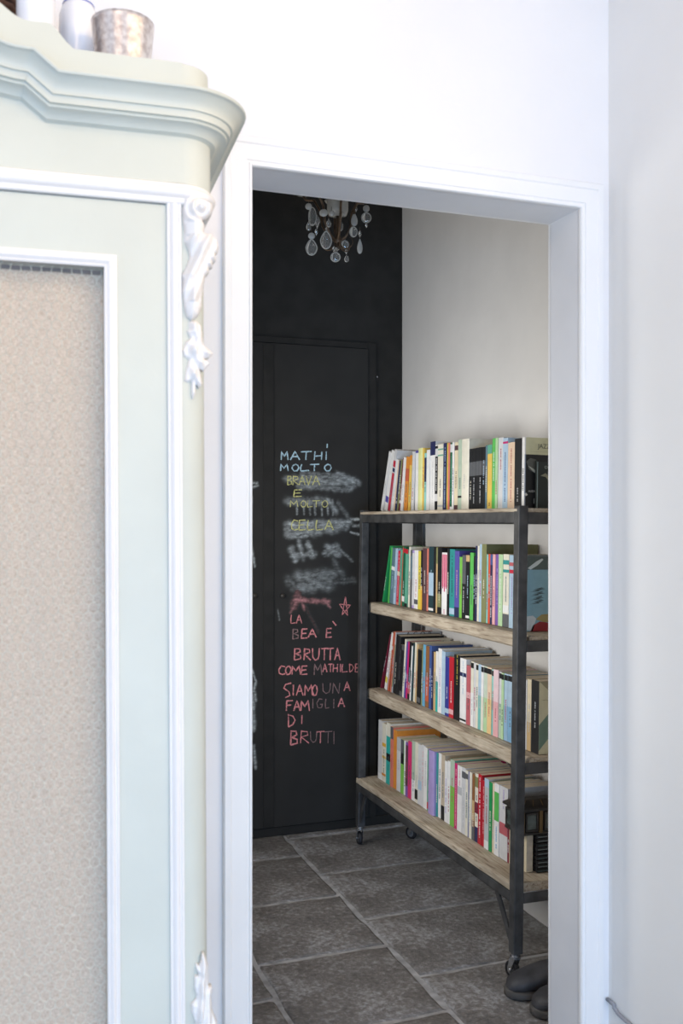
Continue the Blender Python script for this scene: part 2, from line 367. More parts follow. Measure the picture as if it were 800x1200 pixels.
# chalk writing, each line of text its own piece
G = {  # simple stroke alphabet in a unit box (x right, y down)
 'M': [[(0, 1), (.05, .02), (.45, .6), (.85, .0), (1, 1)]], 'A': [[(0, 1), (.5, 0), (1, 1)], [(.2, .62), (.85, .6)]],
 'T': [[(0, .05), (1, 0)], [(.5, .03), (.46, 1)]], 'H': [[(.1, 0), (0, 1)], [(.9, 0), (.85, 1)], [(.05, .55), (.9, .5)]],
 'I': [[(.5, 0), (.45, 1)]], 'O': [[(.5, 0), (.1, .25), (0, .6), (.3, 1), (.75, .95), (1, .55), (.85, .15), (.5, 0)]],
 'L': [[(.15, 0), (0, .5), (.05, 1), (1, .92)]], 'B': [[(.1, 0), (.05, 1)], [(.05, .05), (.75, .05), (.85, .3), (.2, .48), (.9, .62), (.9, .88), (.05, 1)]],
 'R': [[(.1, 0), (0, 1)], [(.05, .05), (.8, .1), (.85, .35), (.1, .52), (1, 1)]], 'V': [[(0, 0), (.45, 1), (1, 0)]],
 'E': [[(.1, 0), (0, 1), (.95, .95)], [(.1, .02), (.95, 0)], [(.05, .5), (.8, .46)]],
 'C': [[(1, .1), (.4, 0), (.05, .4), (.1, .85), (.5, 1), (1, .9)]], 'U': [[(0, 0), (.05, .75), (.4, 1), (.8, .9), (.95, .6), (1, 0)]],
 'D': [[(.1, 0), (.1, 1)], [(0, .02), (.7, .15), (1, .45), (.7, .8), (.1, 1)]], 'S': [[(1, .0), (.35, .1), (.15, .35), (.75, .6), (.85, .85), (.3, 1)]],
 'N': [[(0, 1), (.1, 0), (.85, 1), (1, 0)]], 'F': [[(.1, 0), (.05, 1)], [(.1, .03), (1, 0)], [(.05, .48), (.75, .42)]],
 'G': [[(.95, .05), (.4, 0), (.0, .45), (.2, .95), (.8, .95), (.95, .55), (.55, .58)]],
 '*': [[(.55, 0), (.75, 1), (.0, .4), (1, .45), (.25, .95), (.55, 0)]], '`': [[(0, 0), (1, 1)]], '1': [[(.6, 0), (.4, 1)]],
}
def chalk_mat(name, rgb):
    m = bpy.data.materials.new(name); m.use_nodes = True; nt = m.node_tree; N = nt.nodes; L = nt.links
    b = N['Principled BSDF']; b.inputs['Roughness'].default_value = .9
    nz = N.new('ShaderNodeTexNoise'); nz.inputs['Scale'].default_value = 160; nz.inputs['Detail'].default_value = 3
    tc = N.new('ShaderNodeTexCoord'); L.new(tc.outputs['Object'], nz.inputs[0])
    cr = N.new('ShaderNodeValToRGB'); cr.color_ramp.elements[0].position = .30; cr.color_ramp.elements[1].position = .50
    cr.color_ramp.elements[0].color = lin(tuple(int(v*.45+20) for v in rgb)); cr.color_ramp.elements[1].color = lin(rgb)
    L.new(nz.outputs[0], cr.inputs[0]); L.new(cr.outputs[0], b.inputs['Base Color']); return m
K_blue, K_yel, K_pink, K_dim, K_white = chalk_mat('pale_blue_chalk', (178, 208, 220)), chalk_mat('yellow_chalk', (206, 202, 130)), chalk_mat('pink_chalk', (226, 142, 142)), chalk_mat('faint_rose_chalk', (150, 118, 116)), chalk_mat('white_chalk', (205, 210, 210))
def writing(items, ox, oy, sc, m, wpx=1.25):
    b = MB(); k = 0
    for ch, x0, x1, y0, y1 in items:
        for stroke in G[ch]:
            pts = []
            for u, v in stroke:
                px = ox+(x0+(x1-x0)*u)/sc; py = oy+(y0+(y1-y0)*v)/sc
                X, Z = onY(px, py, YD-.006); pts.append(Vector((X, YD-.0062-.0002*(k % 3), Z)))
            # resample and wobble
            P = []
            for i in range(len(pts)-1):
                n = max(2, int((pts[i+1]-pts[i]).length/.008))
                for j in range(n): P.append(pts[i].lerp(pts[i+1], j/n))
            P.append(pts[-1]); vs = []; fs = []
            for i, p in enumerate(P):
                d = (P[min(i+1, len(P)-1)]-P[max(i-1, 0)]).normalized(); nrm = Vector((-d.z, 0, d.x)); w = wpx*.0037/2*random.uniform(.7, 1.25)
                vs += [p+nrm*w, p-nrm*w, p+nrm*w+Vector((0, .0006, 0)), p-nrm*w+Vector((0, .0006, 0))]
            for i in range(len(P)-1):
                a = i*4; fs += [(a, a+1, a+5, a+4), (a+2, a+6, a+7, a+3), (a, a+4, a+6, a+2), (a+1, a+3, a+7, a+5)]
            b.add(vs, fs); k += 1
    b.build('chalk_writing', m, door1)
def row(text, xs, y0, y1):
    return [(c, x[0], x[1], y0, y1) for c, x in zip(text, xs)]
writing(row('MATHI', [(247, 287), (300, 355), (362, 425), (440, 490), (498, 524)], 145, 195)+[('1', 512, 520, 100, 125)], 280, 500, 5, K_blue, 1.5)
writing(row('MOLTO', [(243, 288), (310, 350), (360, 410), (415, 470), (500, 540)], 220, 260), 280, 500, 5, K_blue, 1.5)
writing(row('BRAVA', [(283, 310), (315, 350), (352, 387), (392, 425), (430, 472)], 288, 342), 280, 500, 5, K_yel, 1.1)
writing([('E', 320, 370, 370, 410)], 280, 500, 5, K_yel, 1.3)
writing(row('MOLTO', [(300, 345), (362, 392), (400, 430), (430, 475), (485, 520)], 433, 471), 280, 500, 5, K_yel, 1.1)
writing(row('CELLA', [(305, 345), (350, 390), (400, 440), (450, 490), (502, 552)], 547, 606), 280, 500, 5, K_yel, 1.3)
writing([('*', 588, 652, 95, 208)], 280, 680, 5, K_pink, 1.1)
writing(row('LA', [(303, 330), (335, 368)], 202, 253), 280, 680, 5, K_pink)
writing([('B', 313, 350, 285, 345)], 280, 680, 5, K_dim); writing([('E', 365, 402, 285, 340), ('A', 405, 452, 285, 335), ('E', 510, 545, 282, 335), ('`', 548, 568, 240, 265)], 280, 680, 5, K_pink, 1.6)
writing(row('BRUTTA', [(322, 365), (380, 420), (430, 470), (480, 520), (515, 555), (560, 592)], 398, 468), 280, 680, 5, K_pink, 1.6)
writing(row('COME', [(232, 270), (272, 305), (310, 360), (365, 402)], 502, 552), 280, 680, 5, K_pink, 1.6)
writing(row('M', [(440, 485)], 490, 555), 280, 680, 5, K_dim)
writing(row('ATHILDE', [(490, 515), (522, 550), (550, 580), (588, 600), (603, 635), (645, 670), (680, 703)], 490, 538), 280, 680, 5, K_pink, 1.3)
writing([('S', 255, 305, 602, 688)]+row('IAMO', [(312, 324), (335, 375), (385, 430), (430, 458)], 612, 675), 280, 680, 5, K_pink, 1.5)
writing(row('UN', [(490, 535), (548, 590)], 602, 663), 280, 680, 5, K_dim, 1.0); writing(row('A', [(615, 650)], 595, 648), 280, 680, 5, K_pink, 1.5)
writing(row('FAM', [(275, 315), (320, 358), (362, 412)], 705, 765), 280, 680, 5, K_pink, 1.6); writing(row('IGLI', [(425, 440), (455, 490), (505, 530), (550, 560)], 695, 750), 280, 680, 5, K_dim, 1.0); writing(row('A', [(580, 618)], 690, 742), 280, 680, 5, K_pink, 1.5)
writing([('D', 285, 328, 785, 860), ('I', 360, 376, 790, 842)], 280, 680, 5, K_pink, 1.5)
writing([('B', 300, 345, 880, 965)], 280, 680, 5, K_pink, 1.8); writing([('R', 360, 410, 880, 955), ('T', 455, 500, 885, 955)], 280, 680, 5, K_pink, 1.3); writing([('U', 418, 455, 885, 950), ('T', 500, 545, 885, 955), ('I', 550, 562, 885, 960)], 280, 680, 5, K_dim, 1.0)

# ------------------------------------------------------------------ bookshelf
SX, SY0, SY1, LEAN = 1.445, 2.517, 3.824, .0142
PW = .0315
shelf = thing('industrial_bookshelf', 'tall dark steel bookshelf on casters with rough weathered wooden boards', 'bookshelf', (SX, SY0, 0), (0, LEAN, 0))
DX = .275; DY = SY1-SY0
def post(x, y):
    b = MB(); b.box(x, x+PW, y, y+PW, .08, 1.397); return b.build('post', M_steel, shelf, bevel=.0025)
for x in (0, DX-PW):
    for y in (0, DY-PW): post(x, y)
zS = [1.390, 1.012, .652, .284]              # top faces of the boards
def rail(a, b_, h=.03, w=.005, name='rail', lip=None):
    m = MB(); x0, y0, z0 = a; x1, y1, z1 = b_
    m.box(min(x0, x1), max(x0, x1)+(w if x0 == x1 else 0), min(y0, y1), max(y0, y1)+(w if y0 == y1 else 0), z0, z0+h)
    if x0 == x1:
        if x0 < DX/2: m.box(x0, x0+.025, y0, y1, z0, z0+.004)
        else: m.box(x0-.025, x0, y0, y1, z0, z0+.004)
    return m.build(name, M_steel, shelf, bevel=.001)
for i, z in enumerate(zS):
    t = .012 if i == 0 else (.043 if i < 3 else .026)
    h = .034 if i == 0 else .03
    zr = z-t-h
    if i in (0, 3):
        rail((0, PW, zr), (0, DY-PW, zr), h)
        rail((DX-.005, PW, zr), (DX-.005, DY-PW, zr), h)
    zr2 = zr if i in (0, 3) else z-.010-.036
    for y in (0, DY-.005):
        rail((PW, y, zr2), (DX-PW, y, zr2), h if i in (0, 3) else .034)
def wood_mat():
    m = bpy.data.materials.new('weathered_wood'); m.use_nodes = True; nt = m.node_tree; N = nt.nodes; L = nt.links
    b = N['Principled BSDF']; b.inputs['Roughness'].default_value = .85
    tc = N.new('ShaderNodeTexCoord'); mp = N.new('ShaderNodeMapping'); mp.inputs['Scale'].default_value = (26, 2.0, 26)
    L.new(tc.outputs['Object'], mp.inputs[0])
    n1 = N.new('ShaderNodeTexNoise'); n1.inputs['Scale'].default_value = 5; n1.inputs['Detail'].default_value = 7; n1.inputs['Distortion'].default_value = .8; L.new(mp.outputs[0], n1.inputs[0])
    n2 = N.new('ShaderNodeTexNoise'); n2.inputs['Scale'].default_value = 6; n2.inputs['Detail'].default_value = 3; L.new(tc.outputs['Object'], n2.inputs[0])
    cr = N.new('ShaderNodeValToRGB'); cr.color_ramp.elements[0].position = .32; cr.color_ramp.elements[1].position = .66
    cr.color_ramp.elements[0].color = lin((134, 118, 100)); cr.color_ramp.elements[1].color = lin((198, 186, 166))
    e = cr.color_ramp.elements.new(.42); e.color = lin((172, 158, 138))
    L.new(n1.outputs[0], cr.inputs[0])
    mx = N.new('ShaderNodeMix'); mx.data_type = 'RGBA'; mx.blend_type = 'MULTIPLY'; mx.inputs[0].default_value = .45
    c2 = N.new('ShaderNodeValToRGB'); c2.color_ramp.elements[0].position = .35; c2.color_ramp.elements[1].position = .6
    c2.color_ramp.elements[0].color = lin((170, 160, 150)); c2.color_ramp.elements[1].color = (1, 1, 1, 1); L.new(n2.outputs[0], c2.inputs[0])
    L.new(cr.outputs[0], mx.inputs[6]); L.new(c2.outputs[0], mx.inputs[7]); L.new(mx.outputs[2], b.inputs['Base Color'])
    bp = N.new('ShaderNodeBump'); bp.inputs['Distance'].default_value = .002; L.new(n1.outputs[0], bp.inputs['Height']); L.new(bp.outputs[0], b.inputs['Normal'])
    return m
M_wood = wood_mat()
def board(ztop, t, x0, x1, y0, y1, wob, seed):
    r = random.Random(seed); n = 44; st = []; ph = [r.uniform(0, 6) for _ in range(6)]
    b = MB(); vs = []; fs = []
    for i in range(n+1):
        u = i/n; y = y0+(y1-y0)*u
        w = wob*(sin(u*9+ph[0])+.6*sin(u*23+ph[1])+.35*sin(u*51+ph[2]))
        w2 = wob*(sin(u*13+ph[3])+.5*sin(u*37+ph[4]))
        c = min(.006+abs(w2)*.5, t*.3)
        ring = [(x0+c+w, ztop), (x1, ztop), (x1, ztop-t), (x0+c*.9+w*.8, ztop-t-w2*.5), (x0+w, ztop-t+c*.8-w2*.4), (x0+w*.6+w2*.3, ztop-t*.5), (x0+w, ztop-c*.8)]
        vs += [(x, y, z) for x, z in ring]
    k = 7
    for i in range(n):
        for j in range(k): fs.append((i*k+j, i*k+(j+1) % k, (i+1)*k+(j+1) % k, (i+1)*k+j))
    fs += [tuple(range(k)), tuple(range(n*k, n*k+k))]
    return b.add(vs, fs).build('board', M_wood, shelf, auto=True)
board(zS[0], .012, -.001, DX, PW-.02, DY-PW+.02, .0003, 1)
board(zS[1], .043, .045, DX-.004, .006, DY-.006, .0022, 2)
board(zS[2], .046, .045, DX-.004, .006, DY-.006, .0032, 3)
board(zS[3], .026, -.002, DX, PW-.02, DY-PW+.02, .0016, 4)
# braces below the bottom rail
zb = zS[3]-.026-.03
for y0, y1, x in ((.012, .125, .004), (DY-.016, DY-.09, .004), (DY-.016, DY-.09, DX-.012), (.012, .125, DX-.012)):
    MB().bar((x+.006, y0+(.016 if y0 < .1 else -.012), .105), (x+.006, y1, zb+.006), .022, .006, up=(1, 0, 0)).build('brace', M_steel, shelf)
for x, y, sw in ((PW/2, PW/2, .25), (PW/2, DY-PW/2, -.1), (DX-PW/2, PW/2, .4), (DX-PW/2, DY-PW/2, .5)):
    c = bpy.data.objects.new('caster', None)
    c = MB().lathe([(0, .08), (.013, .08), (.013, .074), (.0165, .073), (.0165, .066), (.012, .064), (0, .064)], (0, 0, 0), 24).build('caster', M_chrome, shelf, smooth=False)
    c.location = (x, y, 0); c.rotation_euler = (0, -LEAN, sw)
    f = MB()
    for s in (-1, 1):
        f.add([(s*.011, -.010, .066), (s*.011, .012, .066), (s*.011, .020, .022), (s*.011, .010, .022), (s*.0135, -.010, .066), (s*.0135, .012, .066), (s*.0135, .020, .022), (s*.0135, .010, .022)],
              [(0, 1, 2, 3), (4, 7, 6, 5), (0, 4, 5, 1), (1, 5, 6, 2), (2, 6, 7, 3), (3, 7, 4, 0)])
    f.box(-.0135, .0135, -.010, .012, .064, .067); f.build('fork', M_chrome, c)
    R = Matrix.Rotation(pi/2, 3, 'Y')
    MB().lathe([(.017, -.008), (.023, -.0085), (.0262, -.005), (.0268, 0), (.0262, .005), (.023, .0085), (.017, .008), (.017, -.008)], (0, .012, .0275), 32, R).build('wheel', M_rubber, c, smooth=True)
    MB().lathe([(0, -.006), (.0168, -.006), (.0168, .006), (0, .006)], (0, .012, .0275), 24, R).build('hub', mat('grey_wheel_hub', (120, 122, 126), .4, .3), c)
    MB().lathe([(0, -.0155), (.005, -.0155), (.005, .0155), (0, .0155)], (0, .012, .0275), 10, R).build('axle', M_chrome, c)

# ------------------------------------------------------------------ books
def cm(rgb): return mat('book_cover_print', rgb, .45, amt=.05, scale=35)
PAL = dict(pturq=(110, 190, 182), psage=(196, 212, 190), pamber=(236, 196, 130), ppink=(232, 200, 204), psky=(140, 180, 212), sky2=(120, 172, 212), white=(232, 230, 228), ivory=(226, 220, 200), cream=(224, 208, 172), grey=(186, 188, 190), lgrey=(208, 208, 210), dgrey=(92, 94, 98), black=(30, 31, 34),
 navy=(42, 46, 92), blue=(64, 92, 160), royal=(48, 58, 150), sky=(96, 170, 210), pblue=(168, 198, 220), steel=(92, 124, 140), teal=(40, 150, 148), aqua=(140, 210, 200), turq=(30, 180, 168), dteal=(36, 66, 72),
 green=(26, 160, 84), dgreen=(22, 104, 70), lime=(120, 200, 70), bgreen=(90, 196, 84), mint=(90, 172, 140), sage=(176, 196, 172), pgreen=(178, 214, 160), olive=(132, 134, 84), palelime=(222, 226, 150),
 yellow=(226, 206, 60), amber=(236, 176, 50), gold=(236, 196, 80), orange=(230, 140, 40), rust=(208, 92, 56), ored=(236, 84, 44), red=(204, 28, 44), crimson=(214, 30, 60), maroon=(136, 32, 56), magenta=(214, 26, 110), hotpink=(232, 40, 110),
 pink=(232, 168, 172), rose=(196, 92, 100), salmon=(226, 120, 100), purple=(124, 84, 170), lav=(168, 148, 208), plum=(92, 62, 66), violet=(84, 78, 168), brown=(150, 96, 52), tan=(206, 170, 116), beige=(196, 178, 152), peach=(232, 200, 168))
PAL = {k: tuple(int(c*.84+(sum(v)/3)*.16) for c in v) for k, v in PAL.items()}
books = []
LABELS = set()
ORD = 'first second third fourth fifth sixth seventh eighth ninth tenth eleventh twelfth thirteenth fourteenth fifteenth sixteenth seventeenth eighteenth nineteenth twentieth'.split()
def book(X, Yn, z, thick, h, depth, cover, bands, desc, lean, group, textc=None, pages=None, rounded=False):
    o = thing('book', desc, 'book', (X+LEAN*z, Yn, z+.0006), (lean, LEAN, 0), group)
    c = .0011 if thick > .006 else .0007
    b = MB(); sp = c
    b.box(0, sp, 0, thick, 0, h); b.box(sp, depth, 0, c, 0, h); b.box(sp, depth, thick-c, thick, 0, h)
    if rounded and thick > .012:
        n = 6; vs = []; fs = []
        for k in range(n+1):
            a = pi*k/n; vs += [(-.0035*sin(a), thick/2-cos(a)*thick/2*.985, 0), (-.0035*sin(a), thick/2-cos(a)*thick/2*.985, h)]
        for k in range(n): fs.append((2*k, 2*k+1, 2*k+3, 2*k+2))
        fs += [tuple(2*k for k in range(n+1)), tuple(2*k+1 for k in range(n, -1, -1))]
        b.add(vs, fs)
    b.build('cover', cm(PAL[cover] if isinstance(cover, str) else cover), o)
    MB().box(sp, depth-.003, c, thick-c, .002 if rounded else .0006, h-.002 if rounded else h-.0008).build('pages', M_page, o)
    off = -.0039 if rounded and thick > .012 else -.0004
    for f0, f1, col in bands:
        MB().box(off, off+.0006, .0003 if not rounded else thick*.2, thick-.0003 if not rounded else thick*.8, h*f0, h*f1).build('spine_band', cm(PAL[col]), o)
    if textc is None and thick > .0045 and group and random.random() < .8:
        base = PAL[cover] if isinstance(cover, str) else cover; lum = sum(base)/3
        a0 = random.uniform(.15, .4); textc = (random.choice(['dgrey', 'steel', 'rose', 'grey']) if lum > 120 else random.choice(['lgrey', 'ivory', 'pblue']), a0, a0+random.uniform(.2, .4))
    if textc:
        col, f0, f1 = textc; t = MB(); r = random.Random(int(Yn*1e5)); zz = h*f0; w = min(.006, thick*.45)
        while zz < h*f1:
            L = r.choice((.0035, .0045, .006)); t.box(off-.0006, off+.0001, thick/2-w/2*r.uniform(.7, 1), thick/2+w/2*r.uniform(.7, 1), zz, zz+L*.62); zz += L if r.random() > .16 else L*2
        if t.v: t.build('spine_print', cm(PAL[col]), o)
    books.append(o); return o

# per shelf: (left edge px, top px row, colour, short description, options)
W_ = {}
S1 = [
 (445.1, 532, 'white', 'slim white leaning paperback at the left end'), (448.7, 530.5, 'white', 'white leaning paperback with a violet mark', dict(b=[(.14, .24, 'violet')])),
 (453.4, 529, 'lgrey', 'tall white leaning paperback with a red lower spine', dict(b=[(0, .62, 'crimson'), (.64, .7, 'navy'), (.72, .82, 'crimson')])), (457, 540, 'white', 'white paperback leaning beside the red-spined one', {}),
 (460.6, 541, 'peach', 'thin peach paperback leaning', {}), (462.2, 541, 'navy', 'thin navy paperback leaning', dict(t=('white', .15, .25))), (464.6, 540, 'olive', 'thin olive paperback leaning', {}),
 (466.8, 538, 'maroon', 'thin maroon paperback leaning', dict(b=[(.15, .2, 'white')])), (468.5, 537, 'white', 'white leaning paperback between maroon and orange', {}), (472.4, 536, 'orange', 'orange leaning paperback with a red label', dict(b=[(.55, .78, 'rust')])),
 (477.4, 534, 'gold', 'mustard yellow leaning paperback', dict(b=[(.82, 1, 'orange')])), (480.8, 529.5, 'lgrey', 'pale grey paperback right of the mustard one', {}), (485, 528, 'white', 'white paperback with a violet dot at its head', dict(b=[(.96, 1, 'violet')])),
 (489.6, 525, 'palelime', 'thick pale lime hardback', dict(r=1)), (494.9, 525, 'gold', 'thin golden yellow paperback', {}), (497.2, 531, 'aqua', 'navy and aqua slim paperback', dict(b=[(.5, .92, 'navy')])),
 (499.6, 527, 'white', 'slim white paperback beside the aqua one', dict()), (503.3, 517, 'white', 'tall white paperback with a navy block on top', dict(b=[(.8, 1, 'navy')], t=('lgrey', .1, .7))),
 (509.3, 521, 'lgrey', 'white paperback with a long black title strip', dict(b=[(.25, .82, 'black'), (0, .14, 'black'), (.94, .98, 'black')], t=('white', .3, .78))), (512.6, 520, 'ivory', 'ivory paperback with pale green rules', dict(b=[(.91, .93, 'mint'), (.82, .84, 'mint'), (.05, .08, 'grey')])),
 (519, 519, 'navy', 'dark navy paperback with white lettering', dict(t=('pblue', .04, .95))), (523, 519, 'yellow', 'very thin bright yellow book'), (524.6, 519, 'salmon', 'thin orange paperback'), (527, 519, 'dgreen', 'slim green paperback with pale head', dict(b=[(.86, .98, 'lgrey'), (0, .05, 'white')], t=('mint', .1, .8))),
 (529.8, 518, 'white', 'slim white paperback right of the green one'), (532, 518, 'cream', 'cream paperback with dark brown labels', dict(b=[(.88, .95, 'plum'), (0, .07, 'plum')])), (536.2, 515, 'sage', 'thick sage grey paperback', dict(t=('dgrey', .3, .45), b=[(.17, .2, 'black')])),
 (541, 514, 'ivory', 'thick tall ivory hardback', dict(r=1, d=.20, t=('grey', .3, .5))),
 (549.6, 526, 'dgrey', 'black series paperback nearest the ivory hardback', dict(b=[(.78, 1, 'black'), (0, .55, 'black')], g=1)), (553.4, 525.3, 'black', 'second black series paperback', dict(b=[(.55, .78, 'dgrey')], t=('grey', .1, .5), g=1)), (557.2, 524.6, 'black', 'middle black series paperback', dict(b=[(.55, .78, 'dgrey')], g=1)),
 (560.9, 524, 'black', 'fourth black series paperback', dict(b=[(.55, .78, 'dgrey')], t=('lgrey', .1, .5), g=1)), (564.5, 523.5, 'black', 'black series paperback nearest the yellow book', dict(b=[(.55, .78, 'dgrey')], g=1)),
 (568.3, 522, 'steel', 'thin steel blue paperback'), (570.6, 521, 'gold', 'yellow paperback with a green head', dict(b=[(.86, 1, 'mint')], t=('brown', .05, .1))), (576, 513.5, 'bgreen', 'bright green paperback with white lettering', dict(t=('white', .4, .8))),
 (580, 513, 'pgreen', 'pale green slim paperback'), (583, 512.5, 'lgrey', 'light grey paperback with small lettering', dict(t=('rose', .55, .85))), (589, 513, 'pblue', 'pale blue paperback with a pink bar', dict(b=[(.92, .95, 'magenta')], t=('blue', .1, .8))),
 (595, 518, 'peach', 'cream beige paperback beside the black one', dict(t=('rose', .1, .9))), (603, 513.5, 'black', 'thick black hardback beside the jazz book', dict(t=('lgrey', .1, .3))), (611, 512.5, 'white', 'JAZZ', dict(d=.2)), (614.2,)]
S2 = [
 (443.3, 640, 'green', 'bright green leaning book at the left end'), (449.5, 640, 'green', 'green leaning book with a thin gold line', dict(b=[(0, .97, 'bgreen')])), (456.0, 643, 'steel', 'steel blue paperback with a white dot', dict(b=[(.6, .67, 'white')])),
 (460.4, 643, 'pblue', 'light grey blue paperback', {}), (463.3, 646, 'crimson', 'crimson paperback with a round pale emblem', dict(b=[(.54, .62, 'cream'), (0, .05, 'salmon')], t=('pink', .1, .95))), (466.6, 644, 'mint', 'thin mint paperback beside the crimson one'),
 (469, 641, 'rust', 'very thin rust book'), (470.5, 641, 'dgreen', 'dark green book with red head and white label', dict(b=[(.9, .97, 'red'), (.08, .17, 'white')])), (473.8, 644, 'mint', 'mint green paperback with a red head', dict(b=[(.92, 1, 'red'), (0, .06, 'black')])),
 (477.4, 641, 'ivory', 'tall ivory slim hardback', dict(d=.19)), (479.9, 645, 'dgrey', 'dark grey picture paperback', dict(b=[(.5, .9, 'steel')])), (482.2, 645, 'lav', 'pale lavender paperback', dict(b=[(.05, .95, 'lgrey')])), (485, 645, 'white', 'white paperback left of the yellow one', dict(b=[(.08, .16, 'dgrey')], t=('rose', .2, .5))),
 (489.4, 646, 'yellow', 'yellow paperback on the dark half', {}), (492.6, 645, 'black', 'slim black and amber paperback', dict(b=[(0, .4, 'amber')])), (494.6, 643, 'plum', 'plum brown paperback'), (499.8, 643, 'salmon', 'thin salmon book'),
 (501.6, 641, 'dteal', 'dark book with a pale glowing spine patch', dict(b=[(.25, .6, 'pblue'), (.02, .06, 'white')])), (507.6, 641, 'black', 'slim black paperback right of the glowing spine'), (510.2, 641.5, 'tan', 'thin ochre book', dict(b=[(.75, 1, 'olive')])),
 (512.6, 642, 'black', 'black paperback left of the striped one', dict(b=[(.1, .3, 'olive')])), (517.2, 648, 'white', 'white paperback with magenta stripes', dict(b=[(.45, .97, 'pink')], vs=('magenta', .42, .97), t=('magenta', .02, .08))), (523.6, 643, 'black', 'thin black book beside the magenta stripes'),
 (526.4, 644, 'teal', 'teal paperback', dict(b=[(.03, .12, 'pblue')], t=('dteal', .3, .9))), (532.4, 646, 'violet', 'violet picture paperback', dict(b=[(0, .15, 'navy')], t=('pink', .3, .7))), (538, 653, 'lime', 'thin lime paperback'), (541.4, 651, 'dgrey', 'black and white picture paperback', dict(b=[(.0, .55, 'black')], t=('lgrey', .1, .5))),
 (545.6, 651, 'black', 'black paperback left of the bright green one', dict(b=[(.9, 1, 'tan'), (.02, .06, 'white')])), (550, 648, 'bgreen', 'vivid green paperback'), (554.2, 652, 'black', 'thin black book right of vivid green'), (556.6, 640, 'navy', 'slim navy hardback'), (559, 640, 'ivory', 'thin cream book beside the navy one'),
 (561.2, 638, 'pblue', 'thin pale blue tall book'), (564, 638, 'olive', 'tall olive hardback', dict(d=.20)), (569.6, 650, 'aqua', 'very thin aqua book'), (571.2, 649.5, 'ored', 'orange red slim paperback'), (574, 650, 'navy', 'navy slim paperback with pale lettering', dict(t=('lgrey', .1, .7), b=[(.85, 1, 'blue')])),
 (576.7, 650, 'pink', 'pink slim paperback'), (580, 650, 'purple', 'purple slim paperback', dict(t=('lav', .3, .8))), (584, 650, 'pgreen', 'light green paperback with white lettering', dict(t=('white', .2, .8))), (589, 650, 'ivory', 'cream paperback with teal emblems', dict(b=[(.86, .92, 'teal'), (.75, .79, 'teal'), (0, .18, 'dgrey'), (.2, .3, 'white')], t=('steel', .35, .7))),
 (596, 651, 'pblue', 'light blue paperback with red emblems', dict(b=[(.85, .9, 'rose'), (.75, .8, 'crimson')], t=('lav', .2, .7))), (602.5, 651, 'steel', 'steel blue paperback behind the corner post'), (610, 652, 'pblue', 'COVER2', dict(d=.175)), (617.5,)]
